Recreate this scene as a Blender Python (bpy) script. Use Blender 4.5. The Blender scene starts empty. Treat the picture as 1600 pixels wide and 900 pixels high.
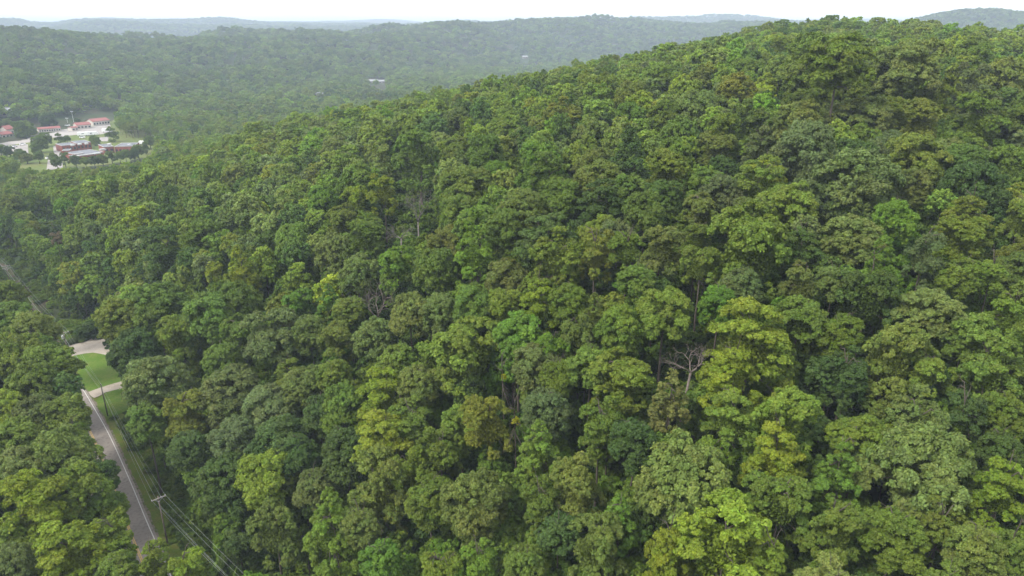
import bpy, math, random
import numpy as np
from mathutils import Vector
PI = math.pi
rng = np.random.default_rng(7)
random.seed(7)

# ------------------------------------------------------------------ camera, sky, sun, exposure
F = 1101.0
PITCH = math.radians(20.1)
SP, CP = math.sin(PITCH), math.cos(PITCH)
sc = bpy.context.scene
cam_d = bpy.data.cameras.new('camera')
cam_d.sensor_width = 36.0
cam_d.lens = 36.0 * F / 1600.0
cam_d.clip_start = 1.0
cam_d.clip_end = 60000.0
cam = bpy.data.objects.new('camera', cam_d)
sc.collection.objects.link(cam)
cam.location = (0, 0, 0)
cam.rotation_euler = (PI / 2 - PITCH, 0, 0)
sc.camera = cam

SUN_EL, SUN_AZ = math.radians(48), math.radians(-125)     # azimuth from +Y towards +X
world = bpy.data.worlds.new('World')
sc.world = world
world.use_nodes = True
nt = world.node_tree
for n in list(nt.nodes): nt.nodes.remove(n)
wo = nt.nodes.new('ShaderNodeOutputWorld')
bg = nt.nodes.new('ShaderNodeBackground')
sky = nt.nodes.new('ShaderNodeTexSky')
sky.sky_type = 'NISHITA'
sky.sun_disc = False
sky.sun_elevation = SUN_EL
sky.sun_rotation = SUN_AZ
sky.dust_density = 4.0
sky.air_density = 1.2
tc = nt.nodes.new('ShaderNodeTexCoord')
cn = nt.nodes.new('ShaderNodeTexNoise')
cn.inputs['Scale'].default_value = 2.2
cn.inputs['Detail'].default_value = 6
mp = nt.nodes.new('ShaderNodeMapping'); mp.inputs['Scale'].default_value = (1, 1, 3.5)
ramp = nt.nodes.new('ShaderNodeValToRGB')
ramp.color_ramp.elements[0].position = 0.3
ramp.color_ramp.elements[0].color = (8.2, 8.6, 9.2, 1)
ramp.color_ramp.elements[1].position = 0.7
ramp.color_ramp.elements[1].color = (12.2, 12.2, 12.3, 1)
mx = nt.nodes.new('ShaderNodeMix'); mx.data_type = 'RGBA'
mx.inputs[0].default_value = 0.88                        # cloud cover
nt.links.new(tc.outputs['Generated'], mp.inputs['Vector'])
nt.links.new(mp.outputs['Vector'], cn.inputs['Vector'])
nt.links.new(cn.outputs['Fac'], ramp.inputs['Fac'])
nt.links.new(sky.outputs['Color'], mx.inputs[6])
nt.links.new(ramp.outputs['Color'], mx.inputs[7])
nt.links.new(mx.outputs[2], bg.inputs['Color'])
bg.inputs['Strength'].default_value = 0.072
nt.links.new(bg.outputs[0], wo.inputs[0])

sun_d = bpy.data.lights.new('sun', 'SUN')
sun_d.energy = 1.5
sun_d.angle = math.radians(14)
sun_d.color = (1.0, 0.95, 0.86)
sun = bpy.data.objects.new('sun', sun_d)
sc.collection.objects.link(sun)
sd = Vector((math.sin(SUN_AZ) * math.cos(SUN_EL), math.cos(SUN_AZ) * math.cos(SUN_EL), math.sin(SUN_EL)))
sun.rotation_euler = sd.to_track_quat('Z', 'Y').to_euler()

vs = sc.view_settings
vs.view_transform = 'Standard'; vs.look = 'None'; vs.gamma = 1.0; vs.use_curve_mapping = False
vs.exposure = 1.84
cy = sc.cycles
cy.max_bounces = 6; cy.diffuse_bounces = 4; cy.glossy_bounces = 2; cy.transmission_bounces = 3
cy.volume_bounces = 1; cy.transparent_max_bounces = 8
cy.use_denoising = True
try:
    cy.denoiser = 'OPENIMAGEDENOISE'; cy.denoising_input_passes = 'RGB_ALBEDO_NORMAL'; cy.denoising_prefilter = 'ACCURATE'
except Exception: pass
sc.render.film_transparent = False

# ------------------------------------------------------------------ geometry helpers
VALLEY = -92.0
def ray(px, py):
    u = (px - 800.0) / F; v = (450.0 - py) / F
    return np.array([u, CP + v * SP, v * CP - SP])       # per unit of depth
def project(x, y, z):
    d = y * CP - z * SP
    up = y * SP + z * CP
    return 800.0 + F * x / d, 450.0 - F * up / d, d
def at_z(px, py, z=VALLEY):
    r = ray(px, py); t = z / r[2]
    return r * t
def at_d(px, py, d): return ray(px, py) * d

# canopy surface (middle of the crowns): picture position and depth along the view
CAN = [(100,880,100),(300,880,118),(500,880,106),(800,870,92),(1100,860,80),(1500,860,79),
 (80,700,126),(300,720,138),(450,700,126),(740,700,105),(1050,700,92),(1420,700,89),(1580,700,89),
 (50,550,166),(250,560,160),(500,550,140),(740,550,120),(1000,550,108),(1200,550,102),(1500,550,98),
 (50,400,238),(200,400,214),(400,400,182),(650,400,150),(900,400,130),(1170,390,114),(1400,400,112),(1590,400,114),
 (50,290,340),(200,280,312),(400,270,258),(650,270,198),(900,270,166),(1150,270,150),(1400,270,144),(1590,270,144),
 (450,205,340),(650,165,330),(850,150,262),(1100,150,212),(1350,150,190),(1590,150,188),
 (850,123,400),(1080,78,430),(1330,92,235),(1590,96,250),(1150,58,455),(1220,42,450),(1300,40,440),(1400,44,445),(1500,53,450),(1590,76,440)]
cp = np.array([at_d(*c) for c in CAN])
extra = np.array([(-330,420,-74),(-420,300,-74),(-250,560,-74),(-120,640,-74),(0,700,-70),(150,760,-55),(330,760,-40),(520,740,-40),
   (-150,60,-74),(-80,20,-74),(-20,20,-66),(60,10,-58),(200,40,-40),(420,250,-10),(500,450,0),(-300,150,-74),(330,620,-25),(150,600,-22),(20,560,-45)], float)
cp = np.vstack([cp, extra])
def _phi(r): return np.where(r > 1e-6, r * r * np.log(np.maximum(r, 1e-6)), 0)
SC = 200.0
_P = cp[:, :2] / SC; _n = len(_P)
_K = _phi(np.linalg.norm(_P[:, None] - _P[None], axis=2)) + np.eye(_n) * 0.02
_A = np.zeros((_n + 3, _n + 3)); _A[:_n, :_n] = _K; _A[:_n, _n] = 1; _A[:_n, _n+1:] = _P; _A[_n, :_n] = 1; _A[_n+1:, :_n] = _P.T
_w = np.linalg.solve(_A, np.concatenate([cp[:, 2], [0, 0, 0]]))
def tps(x, y):
    q = np.stack([np.ravel(x), np.ravel(y)], 1) / SC
    out = np.empty(len(q))
    for i in range(0, len(q), 20000):
        s = q[i:i+20000]
        out[i:i+20000] = _phi(np.linalg.norm(s[:, None] - _P[None], axis=2)) @ _w[:_n] + _w[_n] + s @ _w[_n+1:]
    return out.reshape(np.shape(x))
def smooth(a, b, x):
    t = np.clip((x - a) / (b - a), 0, 1); return t * t * (3 - 2 * t)

# road axis on the valley floor (from the white edge line in the photograph)
EDGE_PX = [(285,950),(270,906),(250,860),(232,825),(212,771),(200,745),(169,675),(143,632),(125,600)]
edge = np.array([at_z(*p)[:2] for p in EDGE_PX])
tail = np.array([at_z(*p)[:2] for p in [(102,574),(66,552),(10,538),(-70,530),(-170,524)]])
track = np.array([at_z(*p)[:2] for p in [(125,600),(108,560),(70,505),(42,462),(10,420),(-30,392)]])
d0 = edge[1] - edge[0]; d0 /= np.linalg.norm(d0)
edge = np.vstack([edge[0] - d0 * 90, edge, tail])
def resample(P, step):
    P = np.asarray(P, float)
    # Catmull-Rom
    Q = np.vstack([2*P[0]-P[1], P, 2*P[-1]-P[-2]]); out = []
    for i in range(1, len(Q)-2):
        a, b, c, d = Q[i-1], Q[i], Q[i+1], Q[i+2]
        n = max(2, int(np.linalg.norm(c-b)/step))
        for t in np.linspace(0, 1, n, endpoint=False):
            out.append(.5*((2*b)+(-a+c)*t+(2*a-5*b+4*c-d)*t*t+(-a+3*b-3*c+d)*t**3))
    out.append(P[-1]); return np.array(out)
edge = resample(edge, 4.0)
for _ in range(6): edge[1:-1] = (edge[:-2] + 2*edge[1:-1] + edge[2:]) / 4
def normals2(P):
    t = np.gradient(P, axis=0); t /= np.linalg.norm(t, axis=1)[:, None]
    return np.stack([t[:, 1], -t[:, 0]], 1)               # to the right of travel (away from camera)
en = normals2(edge)
if en[5][0] < 0: en = -en                                 # towards +X (hill side)
track = resample(track, 3.0)
def road_clear(x, y):
    # distance to the paved strip, to the cable track, whichever is nearer
    d1 = dist_poly(x, y, edge - en * 3.3) - 3.6
    d2 = dist_poly(x, y, track) - 1.5
    return np.minimum(d1, d2)
def dist_poly(x, y, P):
    q = np.stack([np.ravel(x), np.ravel(y)], 1); best = np.full(len(q), 1e9)
    for a, b in zip(P[:-1], P[1:]):
        ab = b - a; t = np.clip(((q - a) @ ab) / (ab @ ab), 0, 1)
        best = np.minimum(best, np.linalg.norm(q - (a + t[:, None] * ab), axis=1))
    return best.reshape(np.shape(x))

def fbm(x, y, s, seed, octs=4):
    r = np.random.default_rng(seed); out = 0; amp = 1
    for o in range(octs):
        for k in range(3):
            a = r.uniform(0, 2*PI); p = r.uniform(0, 2*PI); f = (2*PI/s) * (1.9**o) * r.uniform(.75, 1.3)
            out = out + amp * np.sin((x*math.cos(a) + y*math.sin(a)) * f + p + 1.3*np.sin((x*math.sin(a)-y*math.cos(a))*f*.6+p*2))
        amp *= .5
    return out / 4.0
# far ridges: by direction from the valley (tan of azimuth), distance of foot and crest, height of crest
RA = np.array([-1.4,-.70,-.52,-.35,-.20,-.085,.085,.22,.34,.5,1.4])
RB = np.array([700,760,930,1120,1350,1600,2000,2100,2200,2300,2300.])
RC = np.array([1500,1550,1750,1950,2150,2450,2900,3000,3000,3100,3100.])
RZ = np.array([-24,-26,-27,-22,-12,6,34,18,10,-10,-20.])
def far_ground(x, y):
    a = x / np.maximum(y, 1.0); r = np.hypot(x, y); a = np.where(y < 50, np.sign(x) * 1.4, a)
    b = np.interp(a, RA, RB); c = np.interp(a, RA, RC); zc = np.interp(a, RA, RZ)
    up = smooth(b, c, r) ** .8
    dn = smooth(c + 150, c + 1100, r)
    z = VALLEY + (zc - VALLEY) * up * (1 - .75 * dn)
    n = fbm(x, y, 520, 3)
    z = z + n * 24 * smooth(b, b + 350, r) * (1 - .6*dn)
    # distant ridges
    for (dist, w, base, amp, sd_) in ((4300, 450, -5, 40, 11), (5400, 500, 20, 50, 12), (7000, 600, 35, 60, 13), (8800, 700, 55, 60, 14)):
        hh = base + amp * (.5 + .8 * fbm(a * 2600, a * 0 + dist, 900, sd_))
        bump = np.exp(-((r - dist) / w) ** 2)
        z = np.maximum(z, VALLEY + (hh - VALLEY) * bump)
    bump = np.exp(-((r - 3000) / 450) ** 2) * np.exp(-((a - .62) / .18) ** 2)
    z = np.maximum(z, VALLEY + (58 - VALLEY) * bump)
    bump = np.exp(-((r - 5600) / 600) ** 2) * np.exp(-((a - .28) / .16) ** 2)
    z = np.maximum(z, VALLEY + (95 - VALLEY) * bump)
    bump = np.exp(-((r - 6200) / 600) ** 2) * np.exp(-((a + .52) / .09) ** 2)
    z = np.maximum(z, VALLEY + (85 - VALLEY) * bump)
    return z
def ground(x, y):
    x = np.asarray(x, float); y = np.asarray(y, float)
    near = np.maximum(tps(x, y) - 18.0, VALLEY)
    near = near + fbm(x, y, 60, 5) * 1.2 * smooth(VALLEY + 3, VALLEY + 12, near)
    f = far_ground(x, y)
    r = np.hypot(x, y)
    m = smooth(620, 820, r + np.where(x < -150, 60, 0))
    z = near * (1 - m) + f * m
    z = np.where(y < -40, np.minimum(z, z*0 + VALLEY + 45), z)
    d = np.minimum(dist_poly(x, y, edge), dist_poly(x, y, track) + 4)
    # flat valley strip of the road, the lawn and the lot
    k = smooth(19, 34, d)
    z = np.where(r < 900, VALLEY * (1 - k) + z * k, z)
    return z
def ground1(x, y): return float(ground(np.array([x]), np.array([y]))[0])

def new_mesh(name, co, faces, mats=(), smooth_=False, mat_idx=None):
    me = bpy.data.meshes.new(name)
    co = np.asarray(co, np.float32)
    if isinstance(faces, np.ndarray):
        nf, k = faces.shape
        me.vertices.add(len(co)); me.vertices.foreach_set('co', co.ravel())
        me.loops.add(nf * k); me.loops.foreach_set('vertex_index', faces.ravel().astype(np.int32))
        me.polygons.add(nf); me.polygons.foreach_set('loop_start', np.arange(0, nf * k, k, dtype=np.int32))
        try: me.polygons.foreach_set('loop_total', np.full(nf, k, np.int32))
        except Exception: pass
        if mat_idx is not None: me.polygons.foreach_set('material_index', np.asarray(mat_idx, np.int32))
        if smooth_: me.polygons.foreach_set('use_smooth', np.ones(nf, bool))
        me.update(calc_edges=True); me.validate()
    else:
        me.from_pydata([tuple(map(float, c)) for c in co], [], [tuple(f) for f in faces])
        if mat_idx is not None: me.polygons.foreach_set('material_index', np.asarray(mat_idx, np.int32))
        if smooth_: me.polygons.foreach_set('use_smooth', [True] * len(me.polygons))
        me.update()
    for m in mats: me.materials.append(m)
    return me
COL = sc.collection
def link(name, me, parent=None, loc=None):
    o = bpy.data.objects.new(name, me); COL.objects.link(o)
    if parent is not None: o.parent = parent
    if loc is not None: o.location = loc
    return o
def tag(o, label=None, cat=None, group=None, kind=None):
    for k, v in (('label', label), ('category', cat), ('group', group), ('kind', kind)):
        if v: o[k] = v
    return o
class MB:
    """collects boxes, tubes and prisms into one mesh"""
    def __init__(s): s.v = []; s.f = []; s.mi = []
    def add(s, v, f, mi=0):
        b = len(s.v); s.v += [tuple(map(float, q)) for q in v]; s.f += [tuple(b + i for i in q) for q in f]; s.mi += [mi] * len(f)
    def box(s, c, size, rz=0.0, mi=0, taper=1.0):
        cx, cy_, cz = c; sx, sy, sz = [q / 2 for q in size]; ca, sa = math.cos(rz), math.sin(rz); v = []
        for k, z in ((1, -sz), (taper, sz)):
            for a, b in ((-1,-1),(1,-1),(1,1),(-1,1)):
                x, y = a*sx*k, b*sy*k; v.append((cx + x*ca - y*sa, cy_ + x*sa + y*ca, cz + z))
        s.add(v, [(3,2,1,0),(4,5,6,7),(0,1,5,4),(1,2,6,5),(2,3,7,6),(3,0,4,7)], mi)
    def tube(s, pts, rad, n=6, mi=0):
        pts = [Vector(p) for p in pts]; rad = rad if hasattr(rad, '__len__') else [rad] * len(pts); v = []; f = []
        for i, p in enumerate(pts):
            t = (pts[min(i+1, len(pts)-1)] - pts[max(i-1, 0)]); t = t.normalized() if t.length > 1e-9 else Vector((0,0,1))
            a = t.cross(Vector((0,0,1)) if abs(t.z) < .9 else Vector((1,0,0))).normalized(); b = t.cross(a)
            for k in range(n):
                an = 2*PI*k/n; q = p + a*(rad[i]*math.cos(an)) + b*(rad[i]*math.sin(an)); v.append(q)
        for i in range(len(pts)-1):
            for k in range(n):
                f.append((i*n+k, i*n+(k+1)%n, (i+1)*n+(k+1)%n, (i+1)*n+k))
        f.append(tuple(range(n))[::-1]); f.append(tuple((len(pts)-1)*n + k for k in range(n)))
        s.add(v, f, mi)
    def prism(s, poly, z0, z1, mi=0):
        n = len(poly); v = [(p[0], p[1], z0) for p in poly] + [(p[0], p[1], z1) for p in poly]
        s.add(v, [tuple(range(n))[::-1], tuple(range(n, 2*n))] + [(i, (i+1)%n, n+(i+1)%n, n+i) for i in range(n)], mi)
    def build(s, name, mats, parent=None, loc=None, smooth_=False):
        if not isinstance(mats, (list, tuple)): mats = [mats]
        return link(name, new_mesh(name, np.array(s.v), s.f, mats, smooth_, s.mi), parent, loc)

# ------------------------------------------------------------------ materials
def mat(name, col, rough=.8, spec=.3, noise=None, noise2=None, bump=0.0, bscale=20.0, metal=0.0):
    """noise=(scale, other colour, low, high)"""
    m = bpy.data.materials.new(name); m.use_nodes = True; t = m.node_tree
    b = t.nodes['Principled BSDF']
    b.inputs['Base Color'].default_value = (*col, 1); b.inputs['Roughness'].default_value = rough
    b.inputs['Specular IOR Level'].default_value = spec; b.inputs['Metallic'].default_value = metal
    c = t.nodes.new('ShaderNodeTexCoord'); last = None
    for ns in (noise, noise2):
        if not ns: continue
        n = t.nodes.new('ShaderNodeTexNoise'); n.inputs['Scale'].default_value = ns[0]; n.inputs['Detail'].default_value = 6
        t.links.new(c.outputs['Object'], n.inputs['Vector'])
        mr = t.nodes.new('ShaderNodeMapRange'); mr.inputs[1].default_value = ns[2]; mr.inputs[2].default_value = ns[3]
        t.links.new(n.outputs['Fac'], mr.inputs[0])
        x = t.nodes.new('ShaderNodeMix'); x.data_type = 'RGBA'
        t.links.new(mr.outputs[0], x.inputs[0])
        if last is None: x.inputs[6].default_value = (*col, 1)
        else: t.links.new(last, x.inputs[6])
        x.inputs[7].default_value = (*ns[1], 1); last = x.outputs[2]
    if last is not None: t.links.new(last, b.inputs['Base Color'])
    if bump > 0:
        n = t.nodes.new('ShaderNodeTexNoise'); n.inputs['Scale'].default_value = bscale; n.inputs['Detail'].default_value = 5
        t.links.new(c.outputs['Object'], n.inputs['Vector'])
        bp = t.nodes.new('ShaderNodeBump'); bp.inputs['Strength'].default_value = bump
        t.links.new(n.outputs['Fac'], bp.inputs['Height']); t.links.new(bp.outputs[0], b.inputs['Normal'])
    return m
def leaf_mat(name, mode, fixed=None, spec=.16, transl=.25):
    m = bpy.data.materials.new(name); m.use_nodes = True; t = m.node_tree
    b = t.nodes['Principled BSDF']; out = t.nodes['Material Output']
    b.inputs['Roughness'].default_value = .6; b.inputs['Specular IOR Level'].default_value = spec
    if mode == 'object':
        c = t.nodes.new('ShaderNodeObjectInfo').outputs['Color']
    elif mode == 'instancer':
        a = t.nodes.new('ShaderNodeAttribute'); a.attribute_type = 'INSTANCER'; a.attribute_name = 'tint'; c = a.outputs['Color']
    else:
        r = t.nodes.new('ShaderNodeRGB'); r.outputs[0].default_value = (*fixed, 1); c = r.outputs[0]
    v = t.nodes.new('ShaderNodeAttribute'); v.attribute_name = 'leafvar'
    mr = t.nodes.new('ShaderNodeVectorMath'); mr.operation = 'MULTIPLY'
    t.links.new(c, mr.inputs[0]); t.links.new(v.outputs['Color'], mr.inputs[1])
    t.links.new(mr.outputs[0], b.inputs['Base Color'])
    tr = t.nodes.new('ShaderNodeBsdfTranslucent')
    mul = t.nodes.new('ShaderNodeVectorMath'); mul.operation = 'MULTIPLY'; mul.inputs[1].default_value = (1.25, 1.35, .6)
    t.links.new(mr.outputs[0], mul.inputs[0]); t.links.new(mul.outputs[0], tr.inputs['Color'])
    ms = t.nodes.new('ShaderNodeMixShader'); ms.inputs[0].default_value = transl
    t.links.new(b.outputs[0], ms.inputs[1]); t.links.new(tr.outputs[0], ms.inputs[2]); t.links.new(ms.outputs[0], out.inputs['Surface'])
    return m
LEAF = leaf_mat('tree_leaves', 'object')
LEAF_I = leaf_mat('forest_leaves', 'instancer')
BARK = mat('bark', (.085,.072,.058), .9, .1, (3, (.05,.042,.034), .4, .7))
BARK_PALE = mat('pale_bark', (.36,.33,.29), .9, .1, (2, (.22,.19,.16), .4, .7))
DEADWOOD = mat('dead_wood', (.15,.135,.12), .9, .1, (2, (.09,.08,.07), .4, .7))
FLOOR = mat('forest_floor', (.030,.034,.015), .95, .1, (.15, (.045,.036,.022), .45, .65), (.02, (.028,.045,.016), .4, .6))
ASPHALT = mat('asphalt', (.19,.168,.148), .9, .2, (.10, (.225,.20,.176), .42, .6), (1.5, (.145,.128,.113), .5, .7))
SHOULDER = mat('road_shoulder', (.15,.125,.10), .95, .1, (1.2, (.07,.09,.03), .45, .6))
DIRT = mat('bare_dirt', (.075,.055,.038), .95, .1, (.4, (.05,.07,.02), .4, .6))
CONCRETE = mat('pale_concrete', (.30,.262,.215), .9, .2, (.35, (.22,.185,.145), .45, .7), (3, (.33,.295,.25), .5, .7))
LAWN = mat('lawn_grass', (.075,.128,.016), .9, .1, (.25, (.105,.135,.026), .4, .6), (2.5, (.05,.11,.012), .45, .7))
VERGE = mat('verge_grass', (.085,.118,.018), .9, .1, (.5, (.115,.11,.028), .45, .65), (3, (.06,.09,.012), .45, .7))
DRYGRASS = mat('town_grass', (.075,.098,.024), .9, .1, (.04, (.11,.11,.04), .4, .65), (.5, (.08,.13,.025), .45, .7))
WHITE = mat('white_paint', (.44,.43,.41), .7, .3, (5, (.55,.53,.5), .5, .75))
YELLOW = mat('yellow_paint', (.50,.33,.07), .7, .3, (5, (.32,.24,.10), .5, .75))
BRICK = mat('red_brick', (.20,.068,.052), .9, .2, (.6, (.15,.052,.042), .4, .7))
ROOFGREY = mat('grey_flat_roof', (.10,.107,.122), .9, .2, (.15, (.15,.157,.17), .4, .65), (1.2, (.075,.08,.09), .5, .7))
ROOFRED = mat('red_metal_roof', (.19,.052,.046), .6, .3, (.3, (.14,.055,.045), .4, .7))
WALLW = mat('cream_wall', (.42,.39,.35), .8, .3, (.5, (.34,.31,.28), .4, .7))
COPING = mat('pale_coping', (.28,.27,.26), .7, .3)
GLASS = mat('dark_window', (.03,.035,.045), .15, .6)
METAL = mat('galvanised_metal', (.55,.56,.57), .4, .5, metal=.5)
VEHW = mat('white_vehicle_paint', (.62,.62,.62), .25, .5)
RUBBER = mat('tyre_rubber', (.02,.02,.02), .8, .2)
WOOD = mat('weathered_pole_wood', (.17,.14,.115), .9, .1, (4, (.11,.09,.075), .4, .7))
ARMWOOD = mat('pale_crossarm_wood', (.27,.25,.22), .9, .1)
CABLE = mat('aluminium_cable', (.24,.26,.24), .5, .4)
CERAMIC = mat('insulator', (.5,.5,.5), .3, .5)

# ------------------------------------------------------------------ ground sheet
def build_ground():
    rr = [0.0] + list(np.geomspace(12, 13000, 250)); na = 720
    # finer in the view sector
    az = np.linspace(0, 2*PI, na, endpoint=False)
    co = [(0, 0)]
    R, A = np.meshgrid(rr[1:], az, indexing='ij')
    X = R * np.sin(A); Y = R * np.cos(A)
    Z = ground(X, Y)
    z0 = ground1(0, 0)
    v = np.concatenate([[[0, 0, z0]], np.stack([X, Y, Z], 2).reshape(-1, 3)])
    nr = len(rr) - 1
    i = np.arange(nr-1)[:, None]; j = np.arange(na)[None]
    a = 1 + i*na + j; b = 1 + i*na + (j+1) % na
    q = np.stack([a, b, b + na, a + na], 2).reshape(-1, 4)[:, ::-1]
    me = new_mesh('ground', v, q, [FLOOR], True)
    o = link('ground', me); tag(o, kind='structure')
build_ground()

def strip(name, P, N, a, b, z, m, step_jit=0.0, parent=None):
    P = np.asarray(P); L = len(P); r = np.random.default_rng(len(name))
    ja = r.normal(0, step_jit, L) if step_jit else np.zeros(L); jb = r.normal(0, step_jit, L) if step_jit else np.zeros(L)
    A_ = P + N * (a + ja)[:, None] if False else P + N * (np.full(L, a) + ja)[:, None]
    B_ = P + N * (np.full(L, b) + jb)[:, None]
    v = np.concatenate([np.c_[A_, np.full(L, z)], np.c_[B_, np.full(L, z)]])
    f = [(i, L+i, L+i+1, i+1) for i in range(L-1)]
    # face up
    p0, p1, p2 = v[f[0][0]], v[f[0][1]], v[f[0][2]]
    if np.cross(p1-p0, p2-p0)[2] < 0: f = [q[::-1] for q in f]
    return link(name, new_mesh(name, v, np.array(f), [m]), parent)
fine = resample(edge[:len(edge)], 1.5); fn = normals2(fine)
if fn[20][0] < 0: fn = -fn
tag(strip('grass_verge', fine, fn, -9.5, 5.0, VALLEY + .06, VERGE, .25), kind='structure')
tag(strip('road_shoulder', fine, fn, -7.6, 1.0, VALLEY + .10, SHOULDER, .12), kind='structure')
tag(strip('road', fine, fn, -7.1, .55, VALLEY + .14, ASPHALT, .03), kind='structure')
tag(strip('white_edge_line', fine, fn, -.08, .08, VALLEY + .146, WHITE), kind='structure')
tag(strip('far_edge_line', fine, fn, -6.6, -6.45, VALLEY + .146, WHITE), kind='structure')
tag(strip('yellow_centre_line', fine, fn, -3.44, -3.31, VALLEY + .146, YELLOW), kind='structure')
tag(strip('yellow_centre_line', fine, fn, -3.18, -3.05, VALLEY + .146, YELLOW), kind='structure')

def px_poly(name, pts, z, m, jit=.0, sub=3):
    P = np.array([at_z(p[0], p[1], z)[:2] for p in pts]); P2 = resample(np.vstack([P, P[:1]]), sub)[:-1]
    if jit: P2 = P2 + np.random.default_rng(3).normal(0, jit, P2.shape)
    v = np.c_[P2, np.full(len(P2), z)]
    ar = .5*np.sum(P2[:,0]*np.roll(P2[:,1],-1)-P2[:,1]*np.roll(P2[:,0],-1))
    f = tuple(range(len(P2))); f = f if ar > 0 else f[::-1]
    return tag(link(name, new_mesh(name, v, [f], [m])), kind='structure'), P2
tag(strip('dirt_track', track, normals2(track), -.9, .9, VALLEY + .05, DIRT, .3), kind='structure')
LOT_PX = [(84,548),(100,541),(125,536),(143,529),(150,517),(156,506),(163,512),(170,528),(185,540),(188,552),(170,555),(145,551),(118,555),(100,558)]
LAWN_PX = [(112,556),(145,550),(175,552),(200,560),(205,590),(188,600),(160,606),(140,613),(126,592)]
DRIVE_PX = [(138,612),(165,603),(190,596),(214,590),(216,599),(193,606),(165,613),(147,622)]
LAWN2_PX = [(150,624),(168,612),(196,605),(222,598),(226,625),(200,640),(165,652)]
px_poly('lawn', LAWN_PX, VALLEY + .18, LAWN, .1)
px_poly('lawn', LAWN2_PX, VALLEY + .18, LAWN, .2)
px_poly('concrete_lot', LOT_PX, VALLEY + .20, CONCRETE, .08)
px_poly('concrete_driveway', DRIVE_PX, VALLEY + .21, CONCRETE, .04)

# ------------------------------------------------------------------ foliage prototypes
def unit(v): return v / np.maximum(np.linalg.norm(v, axis=-1, keepdims=True), 1e-9)
def rand_dirs(r, n): return unit(r.normal(size=(n, 3)))
def lobes_for(kind, r, R):
    """lobe centres, radii, flattening; crown centre at 0"""
    C = []; S = []; Z = []
    if kind == 'round':
        n = 24; H = R * 1.12
        ga = r.uniform(0, 6)
        for i in range(n):
            zz = 1 - (i + .5) / n * 1.8; an = ga + i * 2.39996 + r.normal(0, .25)
            q = math.sqrt(max(0, 1 - zz*zz)); k = r.uniform(.52, .74)
            C.append((q*math.cos(an)*R*k, q*math.sin(an)*R*k, zz*H*k)); S.append(R*r.uniform(.27, .43)); Z.append(.78)
    elif kind == 'broad':
        n = 28; H = R * .85; ga = r.uniform(0, 6)
        for i in range(n):
            zz = 1 - (i + .5) / n * 1.65; an = ga + i * 2.39996 + r.normal(0, .3)
            q = math.sqrt(max(0, 1 - zz*zz)); k = r.uniform(.5, .8)
            C.append((q*math.cos(an)*R*k, q*math.sin(an)*R*k, zz*H*k + r.normal(0, .3))); S.append(R*r.uniform(.22, .36)); Z.append(.7)
    elif kind == 'tall':
        n = 22; H = R * 1.75
        for i in range(n):
            t = (i + .5) / n; z = H * (1 - 2*t) * .82; w = (math.sin(PI * min(1, t*1.05 + .08)) ** .7) * .6
            w = .62 * min(1, (t * 1.5) ** .65) * (1 if t < .75 else 1 - (t-.75)*1.6)
            an = i * 2.39996 + r.normal(0, .3)
            C.append((w*R*math.cos(an), w*R*math.sin(an), z + r.normal(0, .3))); S.append(R*r.uniform(.26, .38)*(.62 + .5*t)); Z.append(.95)
        C.append((0, 0, H*.82)); S.append(R*.2); Z.append(1.4)
    elif kind == 'spray':
        n = 32; H = R * 1.05
        for i in range(n):
            t = (i + .5) / n; z = H * (1 - 2*t); w = .18 + .68 * min(1, (t*1.6)**.6) * r.uniform(.75, 1.1)
            an = i * 2.39996 + r.normal(0, .5)
            C.append((w*R*math.cos(an), w*R*math.sin(an), z + r.normal(0, .4))); S.append(R*r.uniform(.22, .36)); Z.append(.42)
    else:  # irregular: a few heads of their own
        heads = []
        for k in range(r.integers(4, 7)):
            an = k * 2.1 + r.uniform(0, 1.2); rr_ = R * r.uniform(.3, .62)
            heads.append((rr_*math.cos(an), rr_*math.sin(an), R*r.uniform(-.3, .8), R*r.uniform(.32, .5)))
        for (hx, hy, hz, hr) in heads:
            for j in range(7):
                d = rand_dirs(r, 1)[0]; d[2] = abs(d[2]) * .9 - .25
                C.append((hx + d[0]*hr*.75, hy + d[1]*hr*.75, hz + d[2]*hr*1.1)); S.append(hr*r.uniform(.42, .65)); Z.append(.8)
        for j in range(11):
            an = r.uniform(0, 6.28); C.append((R*.55*math.cos(an), R*.55*math.sin(an), -R*r.uniform(.15, .95))); S.append(R*r.uniform(.22,.33)); Z.append(.7)
    return np.array(C), np.array(S), np.array(Z)
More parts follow.
